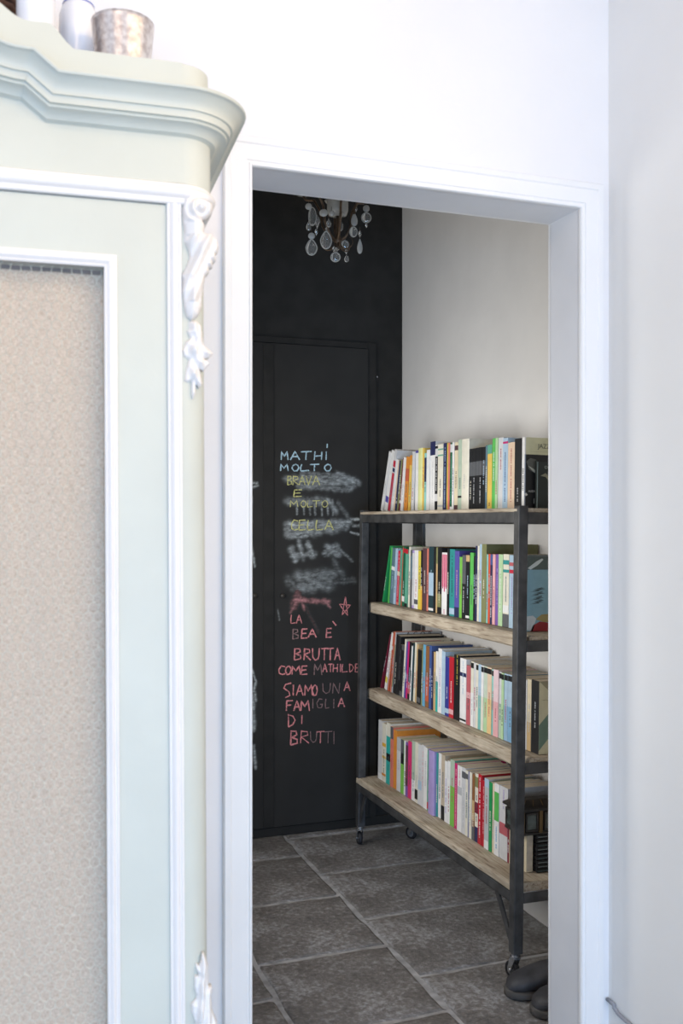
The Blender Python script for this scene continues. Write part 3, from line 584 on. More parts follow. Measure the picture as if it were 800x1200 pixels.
S3 = [
 (445, 741, 'maroon', 'thin dark red leaning book at the left end'), (446.6, 741, 'white', 'white book leaning beside the dark red one', dict(b=[(.12, .22, 'yellow')])), (452.4, 739.5, 'rust', 'rust red book with a round pale emblem', dict(b=[(.7, .76, 'lgrey')], t=('peach', .2, .65))), (455.6, 739.5, 'rust', 'thin orange book beside the rust red one', dict(b=[(0, 1, 'salmon')])),
 (458.2, 740.5, 'grey', 'COVERA', dict(d=.2, b=[(.1, .8, 'olive')])), (459.8, 745.5, 'black', 'thick black hardback near the left end', dict(r=1, d=.19)), (465.2, 756, 'black', 'black paperback with thin grey lettering', dict(t=('dgrey', .3, .9))), (468, 756, 'dgrey', 'dark grey paperback', dict(b=[(.1, .9, 'black')])),
 (471, 749, 'ivory', 'slim white tall book left of the violet one', dict(d=.19)), (473, 752, 'violet', 'slim violet book with pale band', dict(b=[(.35, .45, 'pblue')])), (474.6, 752, 'magenta', 'magenta slim paperback'), (476.8, 753, 'black', 'thin black book right of magenta', dict(b=[(.1, .3, 'rose')])), (480, 757, 'white', 'thin white book left of the teal one'),
 (481.6, 754, 'dteal', 'thin dark teal book'), (483.4, 753, 'ivory', 'tall cream book', dict(d=.19)), (485.7, 755, 'tan', 'slim tan book'), (488, 762, 'black', 'thick black paperback left of the sky blue one', dict(b=[(.03, .12, 'dgrey')])), (492.6, 757, 'olive', 'slim olive book'), (494.6, 756, 'sky', 'sky blue slim hardback'),
 (498, 758, 'brown', 'brown orange patterned book', dict(b=[(.1, .5, 'rust')])), (502.4, 757, 'blue', 'mid blue hardback', dict(d=.17)), (505.4, 764, 'navy', 'thin navy book with a black head'), (507.2, 765, 'tan', 'ochre slim paperback'), (510.4, 764, 'white', 'white book with aqua foot', dict(b=[(0, .5, 'turq')])), (513, 761, 'white', 'white tall paperback with lilac lettering', dict(t=('lav', .1, .7), d=.19)),
 (517.4, 764, 'pblue', 'light blue paperback with a white foot', dict(d=.19)), (521.6, 771, 'royal', 'royal blue paperback with white lettering', dict(b=[(.05, .13, 'pblue')], t=('white', .3, .5))), (526.2, 771, 'red', 'bright red paperback with white lettering', dict(b=[(.06, .14, 'pink')], t=('white', .25, .6))),
 (531.6, 769, 'black', 'black paperback with yellow lettering', dict(t=('yellow', .55, .98))), (539, 773, 'white', 'wide white paperback left of the rose one', dict(b=[(.72, .78, 'navy'), (.03, .06, 'black')], t=('pblue', .45, .95), d=.19)), (546.2, 781, 'rose', 'rose red paperback', dict(b=[(.45, .55, 'pink')])),
] + [(x, 776+(x-551)*18/48.7, up, 'pastel series paperback with %s lower spine' % nm, dict(b=[(0, .52, lo)] + ([(.9, .98, 'black')] if k not in (1, 3, 8) else []), t=None, g=2)) for k, (x, up, lo, nm) in enumerate([
 (551, 'ivory', 'white', 'ivory'), (554.4, 'lgrey', 'lgrey', 'faint pink'), (557, 'ivory', 'ivory', 'white'), (559.8, 'pblue', 'pturq', 'turquoise'), (563.4, 'white', 'ivory', 'off-white'), (566.4, 'psage', 'pgreen', 'green'), (570.6, 'peach', 'pamber', 'amber'),
 (575.6, 'aqua', 'pturq', 'thin turquoise'), (578, 'ppink', 'pink', 'rose pink'), (583.9, 'lgrey', 'sage', 'grey green'), (587.2, 'pgreen', 'pgreen', 'light green'), (590, 'pblue', 'psky', 'mid blue'), (594.2, 'pblue', 'sky2', 'sky blue')])] + [
 (600, 795, 'steel', 'steel blue paperback behind the post'), (608, 797, 'lgrey', 'light grey paperback behind the post'), (617.3, 797, 'cream', 'slim cream and ochre book right of the post', dict(b=[(0, .4, 'tan')])), (622, 799, 'black', 'COVER3', dict(t=('grey', .35, .7), d=.132)), (631,)]
S4 = [
 (443, 845.5, 'lgrey', 'thick light grey book at the left end', dict(b=[(0, .1, 'white')])), (447.6, 849, 'ivory', 'ivory book with small sunflowers', dict(b=[(.6, .66, 'amber'), (.4, .44, 'gold'), (.1, .14, 'orange')], t=('dgrey', .15, .55))), (452, 849, 'ivory', 'book with turquoise lower spine and pale head', dict(b=[(0, .78, 'turq'), (.38, .5, 'black')])),
 (457.2, 853, 'salmon', 'coral pink book with a grey head', dict(b=[(.8, 1, 'dgrey')])), (460.6, 857, 'orange', 'orange hardback on the bottom row', dict(d=.17)), (464.6, 866, 'lgrey', 'white and grey paperback beside the orange one', dict(b=[(.76, 1, 'grey')], t=('lav', .4, .6))), (469.2, 868, 'lime', 'book with lime foot and grey head', dict(b=[(.55, .75, 'black'), (.75, 1, 'dgrey')])),
 (472.8, 869, 'white', 'slim white paperback left of the purple one'), (475.2, 871, 'purple', 'dark purple slim paperback', dict(b=[(.2, .95, 'plum')])), (478, 870, 'hotpink', 'hot pink paperback'), (481.8, 870, 'sage', 'sage and white paperback', dict(b=[(0, .35, 'white')])), (486, 871, 'ivory', 'cream paperback with a black leaf mark', dict(b=[(.06, .22, 'black')])),
 (489.4, 874, 'lgrey', 'pale paperback with a light blue patch', dict(b=[(.25, .4, 'pblue')])), (493.6, 874, 'lgrey', 'pale paperback with pink lettering', dict(t=('pink', .3, .9))), (496.5, 877, 'white', 'tall white paperback left of the teal one'), (500.6, 881, 'mint', 'teal paperback with a red foot', dict(b=[(.03, .14, 'red')])),
 (504.2, 881, 'lav', 'thick lilac hardback standing slightly forward', dict(r=1, fwd=.008)), (511.2, 883, 'teal', 'very thin teal book'), (513, 884, 'white', 'white paperback with grey lettering', dict(t=('dgrey', .3, .75))), (516.4, 886, 'beige', 'beige paperback with a black foot', dict(b=[(0, .22, 'black')])),
 (520.6, 893, 'white', 'white paperback right of the beige one', dict(t=('lav', .15, .7))), (523.8, 893, 'white', 'white paperback left of the light green one', dict(t=('rose', .2, .6))), (527, 892, 'mint', 'light green paperback with lime foot', dict(b=[(0, .6, 'lime'), (.6, 1, 'sage')], d=.19)), (532.2, 896, 'magenta', 'magenta paperback on the bottom row', dict(t=('pink', .05, .95), d=.17)),
 (535.8, 899, 'white', 'white paperback with pink lettering and a grey picture', dict(b=[(.56, .68, 'grey')], t=('pink', .7, .95))), (541, 901, 'lgrey', 'pale grey paperback', dict(b=[(.84, .94, 'dgrey')], t=('grey', .1, .7))), (545.4, 904, 'ivory', 'ivory paperback with a dark head patch', dict(b=[(.87, .95, 'dgrey')])),
 (548.4, 905, 'violet', 'very thin blue violet book'), (549.8, 906, 'ivory', 'ivory book right of the blue violet one'), (552.8, 908, 'brown', 'brown picture paperback', dict(b=[(.3, .6, 'tan'), (0, .2, 'dgrey')])), (555.8, 908, 'ivory', 'cream paperback with navy bands', dict(b=[(0, .22, 'navy'), (.42, .58, 'maroon'), (.8, .95, 'olive')])),
 (559.8, 909, 'red', 'wide red paperback with white lettering', dict(t=('white', .1, .95))), (564.2, 916, 'red', 'red paperback right of the wide red one', dict(t=('pink', .2, .9))), (567.6, 914, 'grey', 'grey blue paperback with a white foot', dict(b=[(0, .12, 'white'), (.88, 1, 'pblue')])), (572.8, 918, 'green', 'green paperback beside the cream one', dict()), (576.2, 919, 'cream', 'thin cream paperback'),
 (579, 920, 'white', 'white paperback with a green label', dict(b=[(.48, .88, 'bgreen')], t=('sky', .1, .4))), (584.4, 925, 'lgrey', 'wide pale paperback with red and green labels', dict(b=[(.34, .5, 'rose')], t=('lav', .7, .95))), (594, 930, 'maroon', 'thin maroon book by the corner post', dict(maxh=.112)), (596.5, 955, 'cream', 'slim cream book behind the corner post', dict(maxh=.112)), (604,)]
def off1(p): return max(0, 8.3*(1-(p-445)/46))
def off2(p): return 11-(p-443.3)*8/12.2 if p < 455.5 else max(.0, 3*(1-(p-455.5)/30))
def off3(p): return 10-(p-445)*.47 if p < 459 else max(0, 3.4*(1-(p-459)/50))
ROWS = [('top shelf', S1, off1, 1.535, 0), ('second shelf', S2, off2, 1.540, 1), ('third shelf', S3, off3, 1.540, 2), ('bottom shelf', S4, lambda p: 0, 1.523, 3)]
special = {}
for sname, rows, off, Xs, si in ROWS:
    z = zS[si]; XX = Xs+LEAN*z
    rj = random.Random(si)
    for k in range(len(rows)-1):
        e = rows[k]; px, top, colr, desc = e[:4]; op = e[4] if len(e) > 4 and e[4] else {}
        pn = rows[k+1][0]
        Yf, Yn = YatX(px, XX), YatX(pn, XX)
        of, on = off(px), off(pn)
        Tf, Tn = YatX(px+of, XX), YatX(pn+on, XX)
        d = XX*S+Yn*C
        h = H-(top-HZ)/F*d-z
        if 'maxh' in op: h = op['maxh']
        lean = atan2(Yn-Tn, .2); ta, tf = (Yn-Tn)/.2, (Yf-Tf)/.2
        thick = min(Yf-Yn, Yf-Yn-(tf-ta)*h)*cos(lean)-.0008
        thick = max(thick, .0018)
        h = h/cos(lean)*(1-0)
        depth = op.get('d', min(.165, .62*h+rj.uniform(0, .015)))
        if si == 3: depth = min(depth+.02, .2)
        if Yf > 3.755: depth = min(depth, .135)
        depth = min(depth, XW-.004-(Xs+LEAN*(z+h)))
        if desc in ('JAZZ', 'COVER2', 'COVER3', 'COVERA'):
            txt = {'JAZZ': 'large jazz book with cream and black front cover on top shelf', 'COVER2': 'pale blue illustrated book facing out right of the post on the second shelf',
                   'COVER3': 'black-spined book with cream and green diagonal cover on third shelf', 'COVERA': 'tall grey book with dark capitals on its cover on third shelf'}[desc]
        else:
            txt = desc if 'shelf' in desc else desc+' on the '+sname
            if 'series' in desc and si == 2: txt = desc+' on third shelf'
        fx = Xs-op.get('fwd', 0)-rj.uniform(0, .003)
        o = book(fx, Yn, z, thick, h, depth, colr, op.get('b', []), txt, lean, 'books standing on the '+sname, op.get('t'), rounded=bool(op.get('r')))
        if 'vs' in op:
            c_, f0, f1 = op['vs']
            for q in range(3): MB().box(-.0010, -.0003, thick*(.12+.3*q), thick*(.12+.3*q+.13), h*(f0-.05*(q % 2)), h*f1).build('spine_stripe', cm(PAL[c_]), o)
        special[desc] = (o, thick, h, depth)

# printed covers that face the viewer (local: cover plane y = 0, facing -y; x = depth)
def panel(o, x0, x1, z0, z1, col, name='cover_print', lay=1):
    return MB().box(x0, x1, -.0004*lay, .0001, z0, z1).build(name, cm(col) if not isinstance(col, bpy.types.Material) else col, o)
def poly(o, pts, col, lay=2, name='cover_print'):
    n = len(pts); vs = [(x, -.0004*lay, z) for x, z in pts]+[(x, .0, z) for x, z in pts]
    fs = [tuple(range(n)), tuple(range(2*n-1, n-1, -1))]+[(i, (i+1) % n, n+(i+1) % n, n+i) for i in range(n)]
    return MB().add(vs, fs).build(name, cm(col), o)
def ctext(o, s, x, z, size, col, lay=3):
    font('cover_title', s, size, cm(col), o, (x, -.0004*lay, z), (pi/2, 0, 0), .0002)
o, t, h, dp = special['JAZZ']
panel(o, .004, dp, h*.76, h, (206, 204, 168)); panel(o, .004, dp, 0, h*.76, (24, 25, 27)); panel(o, 0, .004, 0, h*.76, (150, 160, 175))
ctext(o, 'JAZZ', .068, h*.88, .020, (96, 98, 88)); panel(o, .02, .125, h*.80, h*.803, (150, 150, 124), lay=2)
poly(o, [(.006, h*.66), (.02, h*.71), (.04, h*.69), (.05, h*.6), (.035, h*.5), (.015, h*.55)], (92, 94, 88)); poly(o, [(.012, h*.6), (.03, h*.56), (.048, h*.5), (.05, h*.47), (.03, h*.52)], (190, 192, 180), 3)
ctext(o, 'AUDIO', .028, h*.24, .009, (190, 190, 186)); ctext(o, '1', .034, h*.1, .024, (170, 172, 170)); poly(o, [(.0, h*.2), (.006, h*.22), (.012, h*.19), (.006, h*.17)], (210, 210, 205))
o, t, h, dp = special['COVER2']
panel(o, .0, dp, h*.82, h, (84, 96, 92)); panel(o, .0, dp, 0, h*.82, (136, 176, 190))
poly(o, [(.0, h*.84), (.03, h*.93), (.05, h*.97), (.055, h*.955), (.035, h*.88), (.01, h*.82)], (205, 214, 212)); poly(o, [(0, h*.02), (0, h*.2), (.02, h*.21), (.032, h*.17), (.02, h*.0)], (206, 214, 216))
r = random.Random(3)
for k in range(12):
    x = .01+.006*(k % 3); z = h*(.36+.018*k); poly(o, [(x, z), (x+.03+r.uniform(0, .02), z+.003), (x+.028, z+.006)], (70, 88, 92), 2)
poly(o, [(.012, 0), (.022, h*.08), (.045, h*.13), (.075, h*.11), (.12, h*.13), (dp, h*.1), (dp, 0)], (150, 44, 50)); poly(o, [(.03, h*.16), (.05, h*.22), (.1, h*.24), (dp, h*.2), (dp, h*.12), (.06, h*.12)], (164, 150, 96))
o, t, h, dp = special['COVER3']
panel(o, .0, dp, 0, h, (196, 190, 158)); poly(o, [(0, h*.05), (.055, h*.32), (.12, h*.62), (.12, h*.98), (.06, h*.68), (0, h*.40)], (104, 128, 112)); poly(o, [(0, h), (.04, h*.84), (.075, h*.72), (.13, h*.99), (.13, h)], (140, 134, 108)); panel(o, .012, .06, h*.74, h*.744, (110, 108, 96), lay=3)
o, t, h, dp = special['COVERA']
for k, ch in enumerate('ACOR'): font('cover_title', ch, .028, cm((40, 38, 34)), o, (.052+.032*k, -.0003, h-.009), (pi/2, 0, 0), .0001)
panel(o, 0, dp, 0, h, (168, 170, 172), lay=.5)

# second, smaller black book in front of the jazz book
def sx(Y, z, px):   # X on a plane Y const
    return onY(px, 600, Y)[0]
Yn = special['JAZZ'][0].location.y-.017
x0 = sx(Yn, 0, 628.5); zt1 = zS[0]
o = thing('book', 'small dark green and black boxed book leaning on the jazz book cover', 'book', (x0, Yn, zt1+.0006), (0, LEAN, 0), 'books standing on the top shelf')
hh = .175*.84
MB().box(0, .14, 0, .012, 0, hh).build('cover', cm((34, 42, 40)), o, bevel=.001)
panel(o, .001, .003, .0, hh, (130, 150, 150)); panel(o, .0, .04, hh-.004, hh+.0001, (14, 14, 15), lay=2)
poly(o, [(.012, hh*.68), (.03, hh*.74), (.05, hh*.62), (.045, hh*.56), (.03, hh*.66)], (140, 140, 118)); ctext(o, 'CHA', .038, hh*.86, .012, (170, 176, 168))

# bottom shelf, right of the post: cream book, pile of dark cases, ornate box, flat books behind
zb = zS[3]
yp = 2.66
o = thing('book', 'cream book standing beside the dark cases on the bottom shelf', 'book', (1.537, 2.60, zb+.0006), (0, LEAN, 0))
MB().box(0, .022, 0, .08, 0, .113).build('cover', cm(PAL['cream']), o); MB().box(.002, .020, -.0006, .0, .004, .109).build('pages', M_page, o)
M_dark = mat('dark_lacquer', (58, 54, 50), .4, amt=.3, scale=30, rgb2=(36, 34, 33)); M_dimglass = mat('smoky_glass', (84, 96, 92), .15, .0, amt=.3, scale=40, spec=.8)
case_root = None
for k in range(9):
    nm = ['lowest', 'second from the bottom', 'third from the bottom', 'fourth from the bottom', 'middle one', 'fourth from the top', 'third from the top', 'second from the top', 'topmost'][k]
    nm = nm if k != 4 else 'middle one'
    o = thing('disc_case', 'thin black flat case under the dark box, '+nm+' of the pile', 'case', (1.562+random.uniform(0, .003), 2.585+random.uniform(-.002, .002), zb+.0006+k*.0128), (0, LEAN, 0), 'black flat cases piled on the bottom shelf')
    MB().box(0, .142, 0, .124, 0, .0112).build('case', cm((26, 27, 30)), o, bevel=.0012)
    MB().box(.004+.0002*k, .136, -.0006, 0, .0035, .0058).build('insert', cm((120, 130, 132) if k % 3 else (70, 90, 92)), o)
zc = zb+.0006+9*.0128+.0006
o = thing('trinket_box', 'dark ornate wooden box with framed glass panes on the black cases', 'box', (1.510, 2.585, zc), (0, LEAN, 0))
bw, bd, bh = .215, .100, .082
MB().box(0, bw, 0, bd, 0, .008).box(.004, bw-.004, .004, bd-.004, .008, bh-.008).build('body', M_dark, o, bevel=.002)
for (x0_, x1_) in ((.0, .012), (.062, .074), (bw-.012, bw)): MB().box(x0_, x1_, -.004, .004, .006, bh-.008).build('corner_post', mat('bronze_trim', (112, 92, 62), .4, .5), o, bevel=.002)
for (x0_, x1_) in ((.016, .058), (.080, bw-.018)):
    MB().box(x0_, x1_, -.003, .004, .012, .018).box(x0_, x1_, -.003, .004, bh-.02, bh-.014).box(x0_, x0_+.005, -.003, .004, .018, bh-.02).box(x1_-.005, x1_, -.003, .004, .018, bh-.02).build('pane_frame', M_dark, o)
    MB().box(x0_+.005, x1_-.005, 0, .0036, .018, bh-.02).build('pane', M_dimglass, o)
MB().box(-.004, -.0005, .012, bd-.012, .012, .018).box(-.004, -.0005, .012, bd-.012, bh-.02, bh-.014).box(-.004, -.0005, .012, .018, .018, bh-.02).box(-.004, -.0005, bd-.018, bd-.012, .018, bh-.02).build('pane_frame', M_dark, o)
MB().box(-.002, 0.003, .018, bd-.018, .018, bh-.02).build('pane', M_dimglass, o)
lid = MB(); vs = []
for i, (inset, zz) in enumerate(((-.005, bh-.008), (-.005, bh-.002), (.004, bh+.004), (.03, bh+.016), (.036, bh+.017))):
    vs += [(inset, inset, zz), (bw-inset, inset, zz), (bw-inset, bd-inset, zz), (inset, bd-inset, zz)]
fs = [(0, 1, 2, 3)]+[(i*4+j, i*4+(j+1) % 4, i*4+4+(j+1) % 4, i*4+4+j) for i in range(4) for j in range(4)]+[(16, 17, 18, 19)]
lid = lid.add(vs, fs).build('lid', M_dark, o)
for k in range(6): MB().bar((.01+k*.034, .004, bh+.005), (.032+k*.026, .03, bh+.0165), .002, .002).build('rib', mat('bronze_trim', (112, 92, 62), .4, .5), lid)
MB().tube([(.16, .05, bh+.02), (.175, .02, bh+.02), (.19, -.003, bh+.008)], .002, 6).build('clasp', mat('brass', (190, 160, 110), .3, .8), lid)
# ------------------------------------------------------------------ clogs on the floor
def clog(loc, rz, label):
    o = thing('clog', label, 'shoe', loc, (0, 0, rz), 'dark clogs by the bookshelf')
    mup = mat('worn_grey_leather', (74, 74, 78), .55, amt=.3, scale=14, rgb2=(50, 50, 53), bump=.0006, bscale=80); msole = mat('dark_sole', (96, 92, 88), .7, amt=.2, scale=20)
    L = .27; out = [(0, .012), (.01, .030), (.03, .042), (.07, .050), (.11, .048), (.16, .038), (.21, .034), (.25, .032), (.268, .02), (.27, .008)]
    def loft(secs):
        vs = []; fs = []; n = 20
        for x, w, z0, z1, p in secs:
            for k in range(n):
                a = 2*pi*k/n; cy, cz = cos(a), sin(a)
                vs.append((x, w*(abs(cy)**p)*(1 if cy > 0 else -1), (z0+z1)/2+(z1-z0)/2*(abs(cz)**p)*(1 if cz > 0 else -1)))
        for i in range(len(secs)-1):
            for k in range(n): fs.append((i*n+k, i*n+(k+1) % n, (i+1)*n+(k+1) % n, (i+1)*n+k))
        fs += [tuple(range(n)), tuple(range((len(secs)-1)*n, len(secs)*n))]
        return MB().add(vs, fs)
    loft([(x, w+.002, .0008, .024 if x < .12 else .030, .45) for x, w in out]).build('sole', msole, o, smooth=True)
    loft([(.004, .012, .018, .030, .8), (.014, .030, .016, .046, .8), (.04, .042, .016, .060, .8), (.08, .047, .016, .072, .8), (.115, .046, .018, .082, .8), (.15, .040, .02, .086, .7), (.155, .036, .022, .080, .7)]).build('upper', mup, o, smooth=True)
    MB().tube([(.15, -.040, .035), (.135, -.038, .07), (.13, 0, .086), (.135, .038, .07), (.15, .040, .035)], .0035, 8).build('collar', mup, o, smooth=True)
    loft([(.15, .034, .026, .034, .6), (.25, .030, .028, .036, .6), (.264, .016, .028, .034, .6)]).build('insole', mat('grey_insole', (110, 104, 98), .8), o, smooth=True)
    heel = [(.262*cos(0), 0, 0)]
    MB().tube([(.17, .038, .04), (.22, .036, .052), (.255, .024, .062), (.264, 0, .064), (.255, -.024, .062), (.22, -.036, .052), (.17, -.038, .04)], .004, 8).build('heel_strap', mup, o, smooth=True)
clog((1.385, 2.455, .001), radians(-8), 'worn dark grey clog on stone floor nearer the bookshelf caster')
clog((1.398, 2.335, .001), radians(-4), 'dark grey clog half hidden by the door jamb')

# ------------------------------------------------------------------ grey cord on the right wall
pts = []
for px, py in ((703, 1177.5), (707, 1177.5), (712, 1178), (717, 1181), (724, 1188), (732, 1195.5), (741, 1203), (752, 1214), (770, 1235), (800, 1290)):
    Xc = XS-.006; Y = min(YatX(px, Xc), 1.985); d = Xc*S+Y*C
    pts.append((Xc, Y, max(.006, H-(py-HZ)/F*d)))
pts = [(XS-.006, YW-.004, pts[0][2]+.001)]+pts[1:]
co = MB().tube(pts, .0048, 10).build('power_cord', mat('grey_cord_jacket', (158, 158, 164), .5), smooth=True)
co['label'] = 'grey power cord curving down the white wall beside the door casing'; co['category'] = 'cord'

# ------------------------------------------------------------------ cabinet
CR = radians(-3.3)
CP = Vector((.2914, 1.4366, 0)); CU = Vector((cos(CR), sin(CR), 0)); CN = Vector((-sin(CR), cos(CR), 0))   # CN = into the cabinet
def cab(px, py, w=0):         # photo position -> (t, z) on the cabinet's front plane moved w towards the viewer
    r = (px-400)/F; P = CP-CN*w
    # (P+t*CU): right = x*C - y*S, depth = x*S + y*C
    Pr, Pd = P.x*C-P.y*S, P.x*S+P.y*C; Ur, Ud = CU.x*C-CU.y*S, CU.x*S+CU.y*C
    t = (r*Pd-Pr)/(Ur-r*Ud); d = Pd+t*Ud
    return t, H-(py-HZ)/F*d
TILT = -.005
cabinet = thing('armoire', 'pale sage and white painted armoire with arched cornice and wire-fronted linen door', 'cabinet', (CP.x+.005*1.75*CU.x, CP.y+.005*1.75*CU.y, 0), (0, TILT, CR))
tR = cab(213.5, 400)[0]; tC = tR-.56                       # right end of the flat front, centre line
RF, RC = .049, .036                                       # corner radii of frieze and of column
DEP = .50
def plan(r, t0=None, n=10, ext=DEP):                      # plan path: flat front, quarter round, side
    t0 = tR if t0 is None else t0
    st = []
    for k in range(n+1):
        a = pi/2*k/n; st.append((t0+r*sin(a), r-r*cos(a), sin(a), -cos(a)))
    st.append((t0+r, ext, 1, 0)); return st
Zc1 = (cab(75, 80.2, .055)[1]+cab(210, 95.5, .055)[1])/2
print('Zc1', Zc1)
# carcass: sides, lower body, column
def prism(pts, z0, z1, m, name, parent, bevel=0):
    n = len(pts); vs = [(x, y, z0) for x, y in pts]+[(x, y, z1) for x, y in pts]
    fs = [tuple(range(n)), tuple(range(2*n-1, n-1, -1))]+[(i, (i+1) % n, n+(i+1) % n, n+i) for i in range(n)]
    return MB().add(vs, fs).build(name, m, parent, auto=True, bevel=bevel)
Zf = cab(100, 227)[1]; Zf2 = cab(180, 238.5)[1]; print('frieze moulding', Zf, Zf2)
Zfl = (Zf+Zf2)/2-.0015; Zfu = Zfl+.033
tL = 2*tC-tR
def mirror(pts): return [(2*tC-x, y) for x, y in reversed(pts)]
pl = [(x, y) for x, y, _, _ in plan(RC, tR)]
prism(pl+[(tR-.02, DEP), (tR-.02, .0)], .12, Zfu, M_green, 'corner_column', cabinet)
plm = mirror(pl); prism([(tL+.02, 0), (tL+.02, DEP)]+plm, .12, Zfu, M_green, 'corner_column', cabinet)
MB().box(tL+.02, tR-.02, DEP-.015, DEP, .12, 2.0).build('back_panel', M_green, cabinet)
MB().box(tL+.02, tR-.02, .03, DEP-.02, .14, .16).box(tL+.02, tR-.02, .06, DEP-.02, 1.0, 1.02).build('interior_shelf', M_green, cabinet)
prism([(x, y) for x, y, _, _ in plan(RF+.01, tR)]+mirror([(x, y) for x, y, _, _ in plan(RF+.01, tR)]), .05, .22, M_green, 'plinth', cabinet)
for x in (tR-.01, tL+.01):
    for y in (.05, DEP-.06): MB().lathe([(0, 0), (.022, 0), (.03, .02), (.022, .045), (.03, .052), (0, .052)], (x, y, 0), 20).build('foot', M_green, cabinet, smooth=True)
# frieze with rounded corners
fr = [(x, y) for x, y, _, _ in plan(RF, tR)]
prism(fr+mirror(fr), Zfu-.001, Zc1-.052, M_green, 'frieze', cabinet)
# path of the cornice, from the right side round the corner and along the arched front
def front_pts(w, raw):
    return [cab(px, py, w) for px, py in raw]
raw = [(71.5, 79.7), (41.5, 52), (32, 51), (21, 49), (10, 46), (0, 41.5)]
fp = front_pts(.055, raw)
fp[0] = (fp[0][0], Zc1)
last = fp[-1]; 
while fp[-1][0] > tC+.02:
    u = fp[-1][0]-tC; x = max(tC, fp[-1][0]-.02)
    fp.append((x, fp[-1][1]+.011*min(1, u/.25)))
front = [(tR, Zc1)]+fp
full = front+[(2*tC-x, z) for x, z in reversed(front[:-1] if abs(front[-1][0]-tC) < 1e-4 else front)]
def mit(path):
    out = []
    for i, p in enumerate(path):
        a = path[i-1] if i > 0 else None; c = path[i+1] if i < len(path)-1 else None
        def nrm(p, q):
            dx, dz = q[0]-p[0], q[1]-p[1]; l = sqrt(dx*dx+dz*dz); n = (dz/l, -dx/l)
            return n if n[1] > 0 else (-n[0], -n[1])
        if a is None or c is None: n = (0, 1); out.append(n); continue
        n1, n2 = nrm(a, p), nrm(p, c); mx, mz = n1[0]+n2[0], n1[1]+n2[1]; l2 = (mx*mx+mz*mz)/2
        out.append((mx/l2, mz/l2))
    return out
mn = mit(full)
side_r = [((x, y, Zc1), (0, 0, 1), (ox, oy, 0)) for x, y, ox, oy in reversed(plan(RF, tR))][:-1]
st = side_r+[((p[0], 0, p[1]), (m[0], 0, m[1]), (0, -1, 0)) for p, m in zip(full, mn)]
side_l = [((2*tC-x, y, Zc1), (0, 0, 1), (-ox, oy, 0)) for x, y, ox, oy in plan(RF, tR)][1:]
st += side_l
cprof = [(0, .0015), (.050, .001), (.0545, -.0005), (.0555, -.003), (.0545, -.0055), (.050, -.0065), (.0465, -.009), (.041, -.014), (.037, -.019), (.035, -.0245), (.035, -.0275), (.0315, -.028), (.0305, -.031), (.0305, -.038), (.0255, -.0385), (.0262, -.0405), (.0255, -.0425), (.020, -.0435), (.015, -.0455), (.010, -.0495), (.008, -.053), (.003, -.0545), (0, -.056)]
MB().sweep(st, cprof).build('cornice', M_green, cabinet, auto=True)
# tympanum: flat face behind the cornice and the raised blocking above it
topraw = [(88, 56), (80, 48), (65, 29), (61, 25.5), (57, 24), (45, 22.8), (32, 21), (26, 19), (19.5, 15.5), (10, 8), (0, -1)]
tp = [cab(px, py, .004) for px, py in topraw]
Zb1 = (tp[0][1]+cab(200, 69.5, .004)[1])/2; print('blocking', Zb1)
tp[0] = (tp[0][0], Zb1)
while tp[-1][0] > tC+.02: tp.append((max(tC, tp[-1][0]-.02), tp[-1][1]+.010))
half = [(tR+.001, Zb1)]+tp
tfull = half+[(2*tC-x, z) for x, z in reversed(half[:-1])]
n = len(tfull); vs = []; zlow = Zc1-.052
for yy in (0, .022): vs += [(x, yy, z) for x, z in tfull]
base = [(x, z-.054) for x, z in full]
fs = []
# face built as strips between the silhouette and the frieze line
bl = MB()
for i in range(n-1):
    (xa, za), (xb, zb_) = tfull[i], tfull[i+1]
    bl.add([(xa, 0, za), (xb, 0, zb_), (xb, 0, zlow), (xa, 0, zlow), (xa, .022, za), (xb, .022, zb_), (xb, .022, zlow), (xa, .022, zlow)],
           [(0, 1, 2, 3), (4, 7, 6, 5), (0, 4, 5, 1), (3, 2, 6, 7)])
bl.build('pediment', M_green, cabinet, auto=True)
rb = RF-.003
pb = [(x, y) for x, y, _, _ in plan(rb, tR)]; pb = [(x, y-.0) for x, y in pb]
prism(pb[:-1]+[(tR+rb, .16), (tR-.0, .16), (tR, 0)], Zc1-.01, Zb1-.001, M_green, 'corner_block', cabinet, bevel=.0015)
pm = mirror(pb[:-1]+[(tR+rb, .16), (tR-.0, .16), (tR, 0)]); prism(pm, Zc1-.01, Zb1-.001, M_green, 'corner_block', cabinet)
MB().box(tL, tR, .02, DEP, Zc1-.035, Zc1-.015).build('top_board', M_green, cabinet)
# white bead moulding under the frieze, wrapping the corner
wprof = [(-.02, 0), (.006, 0), (.008, .002), (.008, .0045), (.0055, .006), (.0055, .009), (.010, .011), (.013, .015), (.0135, .020), (.011, .024), (.007, .026), (.007, .029), (.004, .031), (-.02, .033)]
st = [((x, y, Zfl), (0, 0, 1), (ox, oy, 0)) for x, y, ox, oy in reversed(plan(RC+.006, tR, ext=.3))]+[((tL, 0, Zfl), (0, 0, 1), (0, -1, 0))]
st += [((2*tC-x, y, Zfl), (0, 0, 1), (-ox, oy, 0)) for x, y, ox, oy in plan(RC+.006, tR, ext=.3)][1:]
MB().sweep(st, wprof).build('frieze_moulding', M_cabwhite, cabinet, auto=True)
